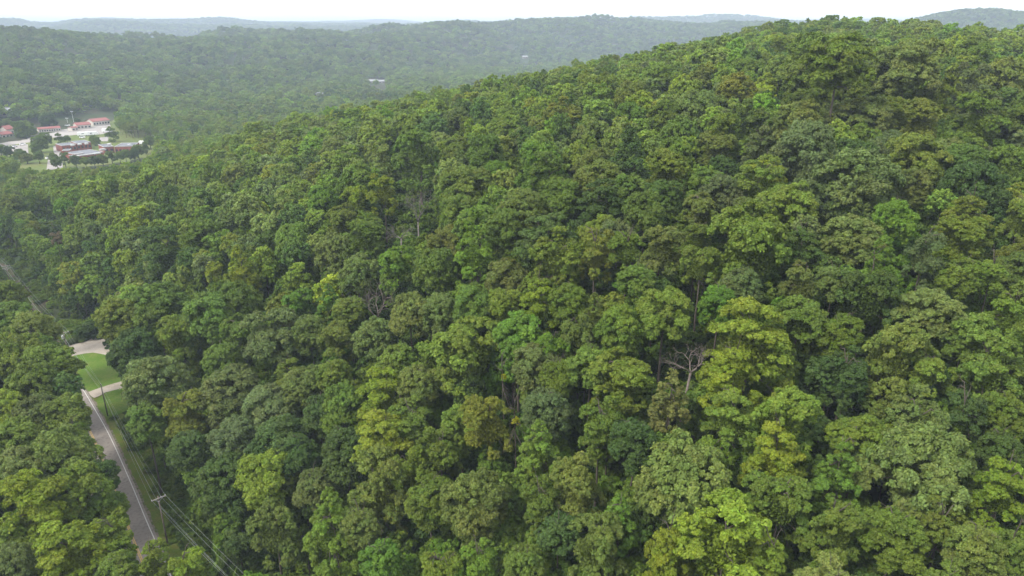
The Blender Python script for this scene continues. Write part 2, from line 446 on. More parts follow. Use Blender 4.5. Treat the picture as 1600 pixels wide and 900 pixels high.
def crown_leaves(seed, kind, R=5.5, nleaf=22000, leaf=.25, cl_per=24, noise=1.0):
    r = np.random.default_rng(seed)
    C, S, Z = lobes_for(kind, r, R)
    nl = len(C); w = S**2; w /= w.sum()
    pos = []; nor = []; var = []
    for i in range(nl):
        ncl = max(4, int(cl_per * (S[i] / (R*.33))**1.3))
        d = rand_dirs(r, ncl * 3)
        out = unit(C[i] * np.array([1, 1, .9]) + np.array([0, 0, R*.25]))
        sc_ = d @ out + .6 * d[:, 2] + r.normal(0, .25, len(d))
        d = d[np.argsort(-sc_)[:ncl]]
        cc = C[i] + d * np.array([1, 1, Z[i]]) * S[i] * r.uniform(.72, 1.12, (ncl, 1))
        cr = S[i] * r.uniform(.20, .36, ncl)
        lobe_v = r.uniform(.86, 1.14); lobe_y = r.uniform(.90, 1.04)
        m = int(nleaf * w[i] * .92 / ncl)
        for j in range(ncl):
            dd = rand_dirs(r, m); dd[:, 2] += .35; dd += .35 * d[j]; dd = unit(dd)
            rad = cr[j] * r.uniform(.62, 1.04, (m, 1)) * (1 + .30 * noise * np.abs(r.normal(0, 1, (m, 1))) * (r.uniform(size=(m, 1)) < .3))
            p = cc[j] + dd * rad * np.array([1, 1, .72 * (.5 + .5*Z[i])])
            p[:, 2] -= (np.linalg.norm(p[:, :2] - cc[j][:2], axis=1) / max(cr[j], .1)) ** 2 * cr[j] * .12
            pos.append(p); nor.append(unit(dd * .75 + np.array([0, 0, .42]) + r.normal(0, .36, (m, 3))))
            cv = lobe_v * r.uniform(.86, 1.16); yel = lobe_y * r.uniform(.95, 1.05)
            vv = np.ones((m, 3)) * cv * r.uniform(.8, 1.22, (m, 1)); vv[:, 0] *= yel * r.uniform(.92, 1.08, m); vv[:, 2] *= r.uniform(.8, 1.25, m)
            var.append(vv)
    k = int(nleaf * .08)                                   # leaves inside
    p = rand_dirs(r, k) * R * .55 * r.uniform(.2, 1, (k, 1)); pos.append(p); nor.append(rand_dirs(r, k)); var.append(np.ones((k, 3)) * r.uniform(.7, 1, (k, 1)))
    pos = np.concatenate(pos); nor = np.concatenate(nor); var = np.concatenate(var)
    return pos, nor, var, (C, S)
def leaf_quads(pos, nor, var, leaf, r, drop=.25):
    n = len(pos); a = unit(np.cross(nor, rand_dirs(r, n))); b = np.cross(nor, a)
    s = leaf * r.uniform(.7, 1.35, (n, 1)); L = a * s; W = b * s * .62; D = nor * s * drop
    co = np.stack([pos - L - D, pos + W, pos + L - D, pos - W], 1).reshape(-1, 3)
    f = np.arange(n * 4).reshape(n, 4)
    return co, f, var
def set_var(me, var, rep=4, extra=0):
    at = me.attributes.new('leafvar', 'FLOAT_COLOR', 'POINT')
    c = np.ones((len(me.vertices), 4), np.float32); k = len(var) * rep
    c[:k, :3] = np.repeat(var, rep, axis=0); at.data.foreach_set('color', c.ravel())
def tube_np(pts, rad, n=6):
    m = MB(); m.tube(pts, rad, n); return np.array(m.v), m.f
def trunk_mesh(name, seed, lobes, hc=14.0, R=5.5, m_=None, simple=False):
    r = np.random.default_rng(seed); mb = MB()
    C, S = lobes; top = C[:, 2].max()
    lean = r.normal(0, .5, 2)
    zs = np.linspace(0, hc + top * .5, 8); pts = []; rad = []
    for i, z in enumerate(zs):
        k = i / 7; pts.append((lean[0]*k*k + r.normal(0, .12), lean[1]*k*k + r.normal(0, .12), z)); rad.append(.34 * (1 - k)**.8 + .05 + (.12 if i == 0 else 0))
    pts[0] = (0, 0, -.6)
    mb.tube(pts, rad, 8)
    if not simple:
        order = np.argsort(-S)[:12]
        for i in order:
            e = np.array([C[i][0], C[i][1], C[i][2] + hc]); h0 = min(hc - R*.35 + (C[i][2] - C[:, 2].min())*.45, hc + top*.6)
            k = min(1, h0 / zs[-1]); s = np.array([lean[0]*k*k, lean[1]*k*k, h0]); mid = (s + e)/2 + np.array([0, 0, r.uniform(-.2, .8)]) + r.normal(0, .25, 3)
            mb.tube([s, mid, e * .92 + s * .08], [.12, .07, .02], 5)
            for q in range(2):
                e2 = e + rand_dirs(r, 1)[0] * S[i] * .35; mb.tube([mid*.4 + e*.6, e2], [.04, .015], 4)
    me = new_mesh(name, np.array(mb.v), mb.f, [m_ or BARK], True)
    return me
PROTO = {}
HC = 14.0
def make_protos():
    spec = [('round', 5), ('broad', 4), ('tall', 3), ('spray', 4), ('irregular', 4)]
    for kind, n in spec:
        PROTO[kind] = []
        for k in range(n):
            sd_ = sum(map(ord, kind)) * 10 + k
            lf = {'round': .185, 'broad': .165, 'tall': .19, 'spray': .195, 'irregular': .185}[kind]
            nl = {'round': 52000, 'broad': 60000, 'tall': 40000, 'spray': 38000, 'irregular': 52000}[kind]
            p, nn, v, lb = crown_leaves(sd_, kind, nleaf=nl)
            co, f, v = leaf_quads(p, nn, v, lf, np.random.default_rng(sd_))
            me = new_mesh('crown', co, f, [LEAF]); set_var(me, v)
            PROTO[kind].append((me, trunk_mesh('trunk', sd_, lb)))
make_protos()
# lighter versions for the woods beyond
def forest_proto(name, seed, kind, nleaf, leaf, cl, trunk=True, hc_=HC):
    p, nn, v, lb = crown_leaves(seed, kind, nleaf=nleaf, cl_per=cl)
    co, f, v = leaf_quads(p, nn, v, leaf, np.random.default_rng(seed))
    co[:, 2] += hc_
    if trunk:
        k = 5; an = np.linspace(0, 2*PI, k, endpoint=False)
        ring0 = np.c_[.3*np.cos(an), .3*np.sin(an), np.full(k, -26.0)]; ring1 = np.c_[.12*np.cos(an), .12*np.sin(an), np.full(k, hc_ + 2)]
        b = len(co); tf = np.array([(b+i, b+(i+1) % k, b+k+(i+1) % k, b+k+i) for i in range(k)])
        nf = len(f); co = np.concatenate([co, ring0, ring1]); f = np.concatenate([f, tf]); mi = np.r_[np.zeros(nf), np.ones(k)]
    else: mi = np.zeros(len(f))
    me = new_mesh(name, co, f, [LEAF_I, BARK], False, mi)
    set_var(me, v)
    return bpy.data.objects.new(name, me)
MID = [forest_proto('mid_tree', 900+i, k, 7500, .38, 13, True, 0.0) for i, k in enumerate(['round','broad','irregular','spray','broad','round','irregular'])]
FAR = [forest_proto('far_tree', 950+i, k, 1300, .80, 6, False, 7.5) for i, k in enumerate(['round','broad','irregular','broad','round'])]
SHRUB = [forest_proto('shrub', 980+i, k, 2600, .60, 8, False) for i, k in enumerate(['round','broad','irregular','spray'])]

# ------------------------------------------------------------------ palette
PAL = {
 'G': (.078,.124,.018), 'D': (.048,.084,.019), 'O': (.086,.126,.018), 'Y': (.120,.168,.016),
 'L': (.098,.150,.021), 'B': (.080,.110,.036), 'W': (.094,.130,.030), 'V': (.080,.150,.017),
 'P': (.088,.108,.022), 'K': (.104,.130,.018),
}
for k_ in PAL: PAL[k_] = tuple(np.array(PAL[k_]) * (1.07, 1.01, .86))
CNAME = {'G':'mid green','D':'dark green','O':'olive green','Y':'bright yellow-green','L':'light green','B':'bluish grey-green','W':'pale grey-green','V':'fresh vivid green','P':'brownish olive','K':'yellowish olive'}

# ------------------------------------------------------------------ trees seen in the photograph: centre x, y, width, form, colour
T = """
22 698 80 r L|95 722 112 b W|28 745 84 r W|160 742 44 r D|130 797 104 i L|60 812 112 s Y|180 840 66 i L|18 836 62 r L|112 872 105 s Y|20 890 70 r B
186 892 66 r O|240 884 54 i L|290 890 60 i Y|166 800 58 r G|26 562 100 b O|80 574 74 r G|54 612 76 r G|103 606 40 r D|15 640 56 r Y|60 655 74 r B|103 652 72 r O
20 500 62 r G|52 520 60 r W|14 462 52 r O|58 546 48 r G|118 690 46 s G|118 636 26 r G
192 500 72 r O|212 550 70 r D|250 602 88 r B|236 615 44 i G|230 658 56 r G|286 650 72 i K|246 484 78 r G|275 528 72 i L|330 500 84 r G|350 562 56 r G|376 520 62 i G
372 470 54 r G|468 474 50 i V|515 472 42 t V|545 486 44 r O|438 530 104 b B|486 522 52 r W|525 528 62 i W|582 528 62 r W|362 615 88 r B|424 640 84 r B|474 602 72 r W|440 692 88 r D
372 692 80 r B|524 588 56 r G|500 648 56 r D|536 638 66 r G|600 622 74 s Y|622 566 62 r L|650 604 64 r W|602 698 88 s Y|640 655 66 i G|732 548 116 i L|810 524 72 r V|862 545 56 i V
642 490 62 r W|690 492 58 r W|742 480 64 r G|842 478 58 s Y|892 476 62 r G|928 492 44 t O|905 520 58 i W|968 516 72 r L|922 575 66 r L|972 588 96 i L|836 572 72 r B|856 638 76 r B
872 594 54 r O|762 664 84 i K|690 706 76 i O|842 702 72 t L|1036 488 84 b L|1122 478 58 r V|1168 540 122 s Y|1140 592 84 s Y|1246 498 84 b O|1312 524 60 r G|1352 464 92 i D|1386 562 104 i W
1320 582 70 i D|1454 492 92 b W|1448 578 64 i L|1538 575 112 i L|1502 540 54 r G|1576 500 60 i L|1568 648 66 r G|1340 682 88 b L|1432 662 92 i W|1502 652 60 i D|1216 662 112 i L
1142 662 78 s L|990 694 76 r D|936 660 70 i G|1066 750 148 b W|1212 716 80 s Y|1216 782 104 i G|1310 742 80 t V|1430 738 160 b W|1560 706 66 r D|1562 772 78 s Y|1300 828 92 i O|1394 838 90 r G
1470 822 84 i O|1522 862 84 r W|1580 860 62 i G|1128 858 140 s Y|1040 868 70 s Y|1200 880 62 s Y|966 812 62 t V|932 862 104 i W|822 882 64 r O|746 876 58 i V|742 792 92 r P|842 782 62 i G|906 758 92 i W
590 772 98 i W|640 732 66 i L|566 822 60 r W|490 762 58 r B|420 748 86 r Y|432 832 84 i W|520 832 92 t L|596 872 62 r V|688 892 66 i L|470 712 60 r D|352 752 84 r D|542 708 78 r D|672 780 70 r O|300 700 66 r D
1172 388 132 i L|1232 322 84 b L|1186 296 82 s L|1258 252 94 r B|1336 296 112 r B|1424 262 106 b K|1502 268 82 r G|1572 272 78 i L|1335 372 82 r W|1394 348 58 r V|1370 432 74 t V|1442 402 58 i B
1498 372 86 i O|1546 432 58 i L|1502 432 62 r O|1592 344 62 i L|1300 442 48 r W|1252 388 54 s D|840 264 78 i V|816 334 72 r W|880 312 58 r G|932 288 70 r W|986 300 60 r G|1042 276 86 i O
1052 246 50 r L|1096 330 62 i W|1008 336 60 r G|1126 306 56 r B|872 402 80 i O|930 398 58 i K|980 392 60 i O|1032 392 72 i W|1094 412 60 i L|742 402 84 t V|600 302 44 i Y|732 292 84 b O|656 246 70 i L
760 246 60 r G|560 286 54 r L|506 312 50 r V|570 372 60 i G|520 400 60 r W|620 412 60 i V|456 376 56 r L|680 420 66 r O|790 360 58 r G|560 430 60 r W
1312 100 96 b O|1262 96 74 r O|1218 78 42 i Y|1420 112 88 b W|1348 142 72 r W|1268 142 84 r G|1460 152 64 i Y|1440 196 74 i K|1348 186 90 b W|1252 202 84 r W|1510 104 70 r O|1530 196 80 i O
1086 84 34 i O|930 144 66 i L|986 152 56 r K|1084 176 66 r W|1150 150 60 r K|1180 196 70 i G|1122 210 60 i L|1040 184 50 r G|880 182 56 i K|1590 190 60 r O|1400 180 58 i O|1560 130 70 r W
"""
FORM = {'r':'round','b':'broad','t':'tall','s':'spray','i':'irregular'}
def can_hit(px, py):
    """where the line of sight meets the canopy of the near hill"""
    r = ray(px, py); ts = np.geomspace(60, 600, 400); P = r[None] * ts[:, None]
    h = np.maximum(tps(P[:, 0], P[:, 1]), VALLEY + 16) - P[:, 2]
    k = np.argmax(h > 0)
    return P[k] if h[k] > 0 else r * 440.0
trees = []      # dict(x,y,zb,hc,w,form,col,px,py,size)
for tok in T.replace('\n', '|').split('|'):
    q = tok.split()
    if len(q) != 5: continue
    px, py, w = map(float, q[:3]); P = can_hit(px, py + w * .04)
    if P is None: print('no hit', tok); continue
    d = P[1]*CP - P[2]*SP; W = w * d / F * 1.12
    if W > 17: P = ray(px, py + w*.04) * (17 / (w * 1.16) * F); W = 17
    trees.append(dict(x=P[0], y=P[1], zc=P[2], w=W, form=FORM[q[3]], col=q[4], hand=True))

# areas that the photograph shows open: no crown may hang over them
def in_poly(px, py, poly):
    c = False; j = len(poly) - 1
    for i in range(len(poly)):
        a, b = poly[i], poly[j]
        if (a[1] > py) != (b[1] > py) and px < (b[0]-a[0])*(py-a[1])/(b[1]-a[1]) + a[0]: c = not c
        j = i
    return c
OPEN = [
 [(92,545),(120,505),(168,508),(176,556),(200,600),(206,640),(226,720),(262,800),(300,880),(262,905),(236,850),(205,790),(186,740),(160,700),(138,640),(118,600),(108,560)],
 [(2,408),(22,410),(70,470),(100,515),(98,542),(60,500),(20,448),(2,436)],
 [(-5,203),(20,190),(60,196),(110,184),(175,176),(182,196),(178,214),(238,222),(240,232),(214,248),(190,252),(130,258),(100,262),(70,264),(30,262),(40,240),(-5,242)],
 [(58,352),(84,336),(92,352),(96,380),(70,372)],
 [(572,446),(612,446),(614,494),(580,494)],
 [(628,286),(668,286),(670,350),(625,372),(600,350)],
 [(1030,592),(1066,592),(1062,672),(1032,680)],
 [(1052,528),(1090,528),(1085,575),(1052,575)],
]
FARH = [(583,130,17,10,4.5,.1,'pale-roofed long house in the far valley, left of a similar shorter one'),(596,130,10,9,4,.3,'short pale-roofed house right of the long one in the far valley'),
 (503,152,14,10,5,.8,'white house alone among valley trees, above the middle of left hillside edge'),(246,174,10,8,5,.5,'small white house among trees right of the valley town'),
 (5,181,16,12,5,.2,'grey-roofed house in trees at the far left edge'),(820,91,14,10,4.5,.2,'pale house at the foot of the far ridge above the near hill')]
for h_ in FARH: OPEN.append([(h_[0]-5,h_[1]-4),(h_[0]+5,h_[1]-4),(h_[0]+5,h_[1]+1),(h_[0]-5,h_[1]+1)])
def blocks_open(x, y, z0, z1, w, regs=OPEN):
    d = y*CP - ((z0+z1)/2)*SP
    if d < 10: return False
    for fx in (-.42, 0, .42):
        for fz in (0, .25, .5, .75, 1):
            px, py, _ = project(x + fx*w, y, z0 + (z1-z0)*fz)
            for poly in regs:
                if in_poly(px, py, poly): return True
    return False

# ------------------------------------------------------------------ fill the near hill
def visible(px, py, d, m=60): return d > 20 and -m < px < 1600 + m and py < 900 + m*2.2 and py > -60
cell = {}
def grid_add(x, y, w, g=12.0): cell.setdefault((int(x//g), int(y//g)), []).append((x, y, w))
def grid_ok(x, y, w, k=.42, g=12.0):
    cx, cy_ = int(x//g), int(y//g)
    for i in range(cx-2, cx+3):
        for j in range(cy_-2, cy_+3):
            for (a, b, c) in cell.get((i, j), ()):
                if (a-x)**2 + (b-y)**2 < (k*(w+c))**2: return False
    return True
for t in trees: grid_add(t['x'], t['y'], t['w'])
def pick_col(r, x, y):
    # warm colours to the right, bluish and dark ones to the left
    k = fbm(np.array([x]), np.array([y]), 70, 21)[0]
    p = dict(G=22, D=12, O=16, Y=3, L=13, B=10, W=20, V=3, P=1.5, K=4)
    if k > .25: p['Y'] += 3; p['L'] += 9; p['K'] += 4
    if k < -.25: p['B'] += 14; p['D'] += 10
    ks = list(p); w = np.array([p[q] for q in ks], float); return ks[r.choice(len(ks), p=w/w.sum())]
r = np.random.default_rng(77)
N = 54000
cx_ = r.uniform(-640, 620, N); cy_c = r.uniform(20, 700, N)
zg = ground(cx_, cy_c); dd_ = road_clear(cx_, cy_c)
for x, y, z, de in zip(cx_, cy_c, zg, dd_):
    d = y*CP - (z+16)*SP
    px, py, _ = project(x, y, z + 17)
    if not visible(px, py, d, 420): continue
    if de < 8.5: continue
    w = float(np.clip(r.normal(9.4, 2.1), 5.5, 14.5)); hc = float(np.clip(r.normal(15.5, 1.5), 12, 19))
    if de < 16: hc *= .7; w *= .75
    if x < -150 and y > 330: hc = r.uniform(8, 12); w *= .85
    if not grid_ok(x, y, w, .36): continue
    if blocks_open(x, y, z, z + hc + w*.5, w): continue
    grid_add(x, y, w)
    trees.append(dict(x=x, y=y, zc=z + hc, w=w, form=['round','broad','irregular','spray','tall'][r.choice(5, p=[.36,.22,.28,.11,.03])], col=pick_col(r, x, y), hand=False))
for t in trees:
    t['zb'] = None
zb = ground(np.array([t['x'] for t in trees]), np.array([t['y'] for t in trees]))
for t, z in zip(trees, zb):
    t['zb'] = float(z); t['hc'] = max(5.0, t['zc'] - t['zb'])
    t['px'], t['py'], t['d'] = project(t['x'], t['y'], t['zc']); t['size'] = t['w'] * F / t['d']
print('trees', len(trees), 'hand', sum(t['hand'] for t in trees))

# the ones that show largest are trees of their own; the rest is one wood
def shows(t):
    return -t['size']*.35 < t['px'] < 1600 + t['size']*.35 and t['py'] - t['size']*.5 < 893
cand = sorted([t for t in trees if shows(t)], key=lambda t: -(t['size'] * (1.25 if t['hand'] else 1.0)))
NAMED = cand[:288]
for t in NAMED: t['named'] = True
rest = [t for t in trees if not t.get('named')]

# labels --------------------------------------------------------------
LAND = [('the roadside pole by the two-lane road', 247, 776), ('the pale concrete lot', 140, 540), ('the mown lawn', 155, 580),
 ('the leafless grey tree in mid-slope', 590, 465), ('the half-dead tree with bare white limbs', 640, 320), ('the bleached bare limbs on the lower slope', 1068, 552),
 ('the narrow brown cedar', 1048, 640), ('the yellow maple near the road', 420, 748), ('the big pale oak at lower right', 1430, 738),
 ('the wide grey-green oak at bottom centre', 1060, 732), ('the yellow maple on the bottom edge', 1128, 858), ('the bottom left corner', 20, 880),
 ('the bottom right corner', 1580, 880), ('the left edge at mid-height', 10, 520), ('the right edge at mid-height', 1590, 450),
 ('the tall round tree on the crest', 1312, 88), ('the lone large light tree on the right slope', 1172, 388), ('the vivid leaning tree in mid-slope', 840, 264),
 ('the top of the left shoulder of the hill', 900, 110), ('the brick school', 150, 250), ('the dark bluish oak on the right slope', 1336, 296), ('the forked light tree at the centre', 732, 548)]
ORD = ['', 'second ', 'third ', 'fourth ', 'fifth ', 'sixth ', 'seventh ', 'eighth ', 'ninth ', 'tenth ', 'eleventh ', 'twelfth ', 'thirteenth ', 'fourteenth ', 'fifteenth ']
FN = {'round':'round','broad':'broad','tall':'tall pointed','spray':'layered','irregular':'uneven'}
def make_labels():
    groups = {}
    for t in NAMED:
        best = min(LAND, key=lambda l: (l[1]-t['px'])**2 + (l[2]-t['py'])**2)
        dx, dy = t['px'] - best[1], t['py'] - best[2]
        if dx*dx + dy*dy < 64: dirn = 'at'
        elif abs(dx) > abs(dy): dirn = 'right of' if dx > 0 else 'left of'
        else: dirn = 'below' if dy > 0 else 'above'
        if 'edge' in best[0] or 'corner' in best[0]: dirn = 'near'
        t['dist'] = math.hypot(dx, dy)
        groups.setdefault((t['col'], t['form'], best[0], dirn), []).append(t)
    for (c, f, l, dn), ts in groups.items():
        ts.sort(key=lambda t: t['dist'])
        for k, t in enumerate(ts):
            o = '' if len(ts) == 1 else (('nearest ' if k == 0 else ORD[k] + 'nearest '))
            t['label'] = f"{o}{CNAME[c]} {FN[f]} tree {dn} {l}"
            if len(t['label'].split()) > 16: t['label'] = t['label'].replace(' the ', ' ')
make_labels()
SPECIAL = {(1430,738):'big pale grey-green oak with domed lobes at lower right', (1066,750):'wide pale grey-green oak just right of the narrow brown cedar foot',
 (1128,858):'bright yellow-green maple spreading along the bottom edge right of centre', (420,748):'lone bright yellow-green maple near the road, beside bluish oaks',
 (1172,388):'large light green tree standing alone above a dark gap on right slope', (732,548):'large forked light green tree with visible dark limbs at the centre',
 (840,264):'tall vivid green leaning tree in mid-slope above a dark gap', (1312,100):'biggest olive tree on the crest, its round top near the skyline',
 (1336,296):'large bluish dark oak on the right slope below the crest', (1310,742):'vivid green pointed tree left of the big pale oak at lower right',
 (520,832):'light green pointed tree with ragged side branch near bottom left of centre', (160,742):'dark green roadside tree hanging over the two-lane road',
 (966,812):'narrow vivid green pointed tree low on the slope near bottom centre'}
for t in NAMED:
    if t['hand']:
        for (a, b), s in SPECIAL.items():
            if abs(t['px']-a) < 9 and abs(t['py']-b) < 12: t['label'] = s
BROWN_R = np.random.default_rng(4)
def place_tree(t):
    rr_ = BROWN_R
    root = bpy.data.objects.new('broadleaf_tree', None); COL.objects.link(root)
    root.location = (t['x'], t['y'], t['zb'] - .2); root.empty_display_size = 1
    rz = rr_.uniform(0, 2*PI); root.rotation_euler = (0, 0, rz)
    me, tm = PROTO[t['form']][rr_.integers(len(PROTO[t['form']]))]
    s = t['w'] / 11.6; sz = s * rr_.uniform(1.0, 1.28) * (1 if t['form'] != 'tall' else .85)
    c = link('crown', me, root, (0, 0, t['hc'])); c.scale = (s, s * rr_.uniform(.9, 1.1), sz)
    b = np.array(PAL[t['col']]) * rr_.uniform(.88, 1.14) * np.array([rr_.uniform(.92, 1.08), 1, rr_.uniform(.85, 1.2)])
    c.color = (*b, 1)
    k = link('trunk', tm, root); k.scale = (s, s, t['hc'] / HC)
    tag(root, t['label'], 'tree', 'leafy trees on the near hillside')
for t in NAMED: place_tree(t)

# ------------------------------------------------------------------ woods as stuff
def scatter(name, items, protos, kind='stuff', mask_label=None):
    """items: rows x,y,z,sx,sz,rot,proto,r,g,b"""
    A = np.array(items, float); me = bpy.data.meshes.new(name)
    me.vertices.add(len(A)); me.vertices.foreach_set('co', A[:, :3].astype(np.float32).ravel())
    def attr(n, ty, data, key='value'):
        a = me.attributes.new(n, ty, 'POINT'); a.data.foreach_set(key, np.ascontiguousarray(data).ravel())
    attr('iscale', 'FLOAT_VECTOR', np.c_[A[:, 3], A[:, 3], A[:, 4]].astype(np.float32), 'vector')
    attr('irot', 'FLOAT_VECTOR', np.c_[np.zeros(len(A)), np.zeros(len(A)), A[:, 5]].astype(np.float32), 'vector')
    attr('pick', 'INT', A[:, 6].astype(np.int32))
    attr('tint', 'FLOAT_COLOR', np.c_[A[:, 7:10], np.ones(len(A))].astype(np.float32), 'color')
    o = link(name, me)
    g = bpy.data.node_groups.new(name + '_scatter', 'GeometryNodeTree')
    g.interface.new_socket('Geometry', in_out='INPUT', socket_type='NodeSocketGeometry')
    g.interface.new_socket('Geometry', in_out='OUTPUT', socket_type='NodeSocketGeometry')
    gi = g.nodes.new('NodeGroupInput'); go = g.nodes.new('NodeGroupOutput'); jn = g.nodes.new('GeometryNodeJoinGeometry')
    def na(n, ty):
        q = g.nodes.new('GeometryNodeInputNamedAttribute'); q.data_type = ty; q.inputs['Name'].default_value = n; return q.outputs['Attribute']
    sca = na('iscale', 'FLOAT_VECTOR'); rot = na('irot', 'FLOAT_VECTOR'); pk = na('pick', 'INT')
    m2p = g.nodes.new('GeometryNodeMeshToPoints'); g.links.new(gi.outputs[0], m2p.inputs[0])
    for k, p in enumerate(protos):
        oi = g.nodes.new('GeometryNodeObjectInfo'); oi.inputs['Object'].default_value = p; oi.transform_space = 'ORIGINAL'
        try: oi.inputs['As Instance'].default_value = True
        except Exception: pass
        cmp_ = g.nodes.new('FunctionNodeCompare'); cmp_.data_type = 'INT'; cmp_.operation = 'EQUAL'
        ins = [s for s in cmp_.inputs if s.type == 'INT' and s.enabled]
        g.links.new(pk, ins[0]); ins[1].default_value = k
        ip = g.nodes.new('GeometryNodeInstanceOnPoints')
        g.links.new(m2p.outputs[0], ip.inputs['Points']); g.links.new(cmp_.outputs[0], ip.inputs['Selection'])
        g.links.new(oi.outputs['Geometry'], ip.inputs['Instance']); g.links.new(sca, ip.inputs['Scale']); g.links.new(rot, ip.inputs['Rotation'])
        g.links.new(ip.outputs[0], jn.inputs[0])
    g.links.new(jn.outputs[0], go.inputs[0])
    md = o.modifiers.new('scatter', 'NODES'); md.node_group = g
    o['kind'] = kind
    return o
def understory():
    r = np.random.default_rng(303); N = 26000; x = r.uniform(-300, 420, N); y = r.uniform(20, 560, N); z = ground(x, y); de = road_clear(x, y); used = set(); out = []
    for X, Y_, Z_, D_ in zip(x, y, z, de):
        if D_ < 8: continue
        k = (int(X//5.4), int(Y_//5.4))
        if k in used: continue
        hc = r.uniform(7.0, 12.5); w = r.uniform(6, 9)
        px, py, d = project(X, Y_, Z_ + hc)
        if not visible(px, py, d, 200) or blocks_open(X, Y_, Z_, Z_ + hc + w*.5, w): continue
        if X < -150 and Y_ > 330: continue
        used.add(k); out.append((X, Y_, Z_, w, hc))
    return out
def tint(r, c, x=1.0): return np.array(PAL[c]) * r.uniform(.88, 1.14) * np.array([r.uniform(.92, 1.05), 1, r.uniform(.85, 1.15)]) * x
r = np.random.default_rng(101)
items = []
KI = {'round': (0, 5), 'broad': (1, 1), 'irregular': (2, 6), 'spray': (3, 3), 'tall': (4, 4)}
for t in rest:
    a = KI[t['form']]
    items.append((t['x'], t['y'], t['zb']+t['hc'], t['w']/11.6, t['w']/11.6*r.uniform(1.0, 1.3), r.uniform(0, 6.28), a[r.integers(2)], *tint(r, t['col'], 1.45)))
for (X, Y_, Z_, w, hc) in understory():
    items.append((X, Y_, Z_+hc, w/11.6, w/11.6*r.uniform(1.0, 1.35), r.uniform(0, 6.28), r.integers(7), *tint(r, r.choice(list('GDGLV'), p=[.35,.3,.15,.1,.1]), 1.1)))
# far woods
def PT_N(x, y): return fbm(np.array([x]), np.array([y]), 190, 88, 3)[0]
def far_points():
    out = []; r = np.random.default_rng(55)
    for (r0, r1, sp, wmul, az) in ((560, 1000, 9.5, 1.15, 1.05), (1000, 1700, 11, 1.3, 1.05), (1700, 3300, 13.5, 1.6, 1.0), (3300, 5600, 24, 2.6, 1.0)):
        area = (r1**2 - r0**2) * math.atan(az); n = int(area / (sp*sp) * 1.15)
        rr_ = np.sqrt(r.uniform(r0*r0, r1*r1, n)); a = np.arctan(r.uniform(-1, 1, n) * az) ; x = rr_*np.sin(a); y = rr_*np.cos(a)
        if r0 > 1600:
            keep = (x/np.maximum(y,1) < .36) | (r0 > 3000) | ((x/np.maximum(y,1) > .45) & (np.hypot(x, y) > 2300)); x, y = x[keep], y[keep]
        z = ground(x, y)
        # cheap spacing: one per jittered grid cell
        key = np.round(np.c_[x/sp, y/sp]).astype(int); _, idx = np.unique(key, axis=0, return_index=True)
        x, y, z = x[idx], y[idx], z[idx]
        px, py, d = project(x, y, z + 14)
        ok = (px > -520) & (px < 1950) & (py > -30)
        for X, Y_, Z_ in zip(x[ok], y[ok], z[ok]): out.append((X, Y_, Z_, wmul, r0))
    return out
fp = far_points()
items_far = []
for (x, y, z, wm, r0) in fp:
    if r0 < 600 and -640 < x < 620 and y < 700: continue
    w = np.clip(r.normal(10.5, 1.8), 7, 15) * wm; hc = r.uniform(11, 19) * (1 if wm < 2 else 1.3)
    if r0 < 2500 and blocks_open(x, y, z, z + hc + w*.5, w, OPEN[2:3] + OPEN[8:]): continue
    # valley floor: lighter mixed trees, ridge darker oaks
    low = z < VALLEY + 6
    c = r.choice(list('GDWBLOK'), p=([.24,.10,.22,.10,.20,.12,.02] if low else [.32,.24,.14,.20,.05,.05,.0]))
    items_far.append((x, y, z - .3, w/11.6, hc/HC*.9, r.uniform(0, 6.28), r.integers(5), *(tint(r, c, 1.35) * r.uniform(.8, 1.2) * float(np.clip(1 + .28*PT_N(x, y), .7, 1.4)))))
for q in range(90):
    fx_ = r.uniform(-15, 195); top_ = np.interp(fx_, [-15, 60, 112, 175, 195], [202, 194, 187, 174, 176]); P_ = at_z(fx_, top_ - r.uniform(1, 13))
    c = r.choice(list('GDWL')); items_far.append((P_[0], P_[1], VALLEY - .3, r.uniform(.7, 1.1), r.uniform(.6, 1.0), r.uniform(0, 6.28), r.integers(5), *tint(r, c, 1.2)))
print('mid', len(items), 'far', len(items_far))
for o_ in MID: pass
ALLP = MID + FAR
items_all = items + [(*q[:6], q[6] + len(MID), *q[7:]) for q in items_far]
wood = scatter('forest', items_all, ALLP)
wood['label'] = 'dense leafy woods covering the hill, the valley and the far ridges'

# undergrowth beneath the near trees and along the road
r = np.random.default_rng(31); sh = []
N = 15000; x = r.uniform(-260, 330, N); y = r.uniform(25, 400, N)
ii = r.integers(20, len(fine)-20, 9000); off_ = r.uniform(5.5, 17, 9000) * r.choice([1, 1, 1, -1], 9000); off_ = np.where(off_ < 0, off_ - 7, off_)
x = np.concatenate([x, fine[ii, 0] + fn[ii, 0]*off_]); y = np.concatenate([y, fine[ii, 1] + fn[ii, 1]*off_]); z = ground(x, y); de = np.minimum(dist_poly(x, y, edge - en*3.3) - 3.6 + 4, dist_poly(x, y, track) - 1.2 + 6.3)
cells = set()
def open_small(x, y, z, h): 
    for fz in (0, .6, 1.0):
        px, py, _ = project(x, y, z + h*fz)
        if in_poly(px, py, LOT_PX) or in_poly(px, py, LAWN_PX) or in_poly(px, py, DRIVE_PX) or in_poly(px, py, LAWN2_PX): return True
    return False
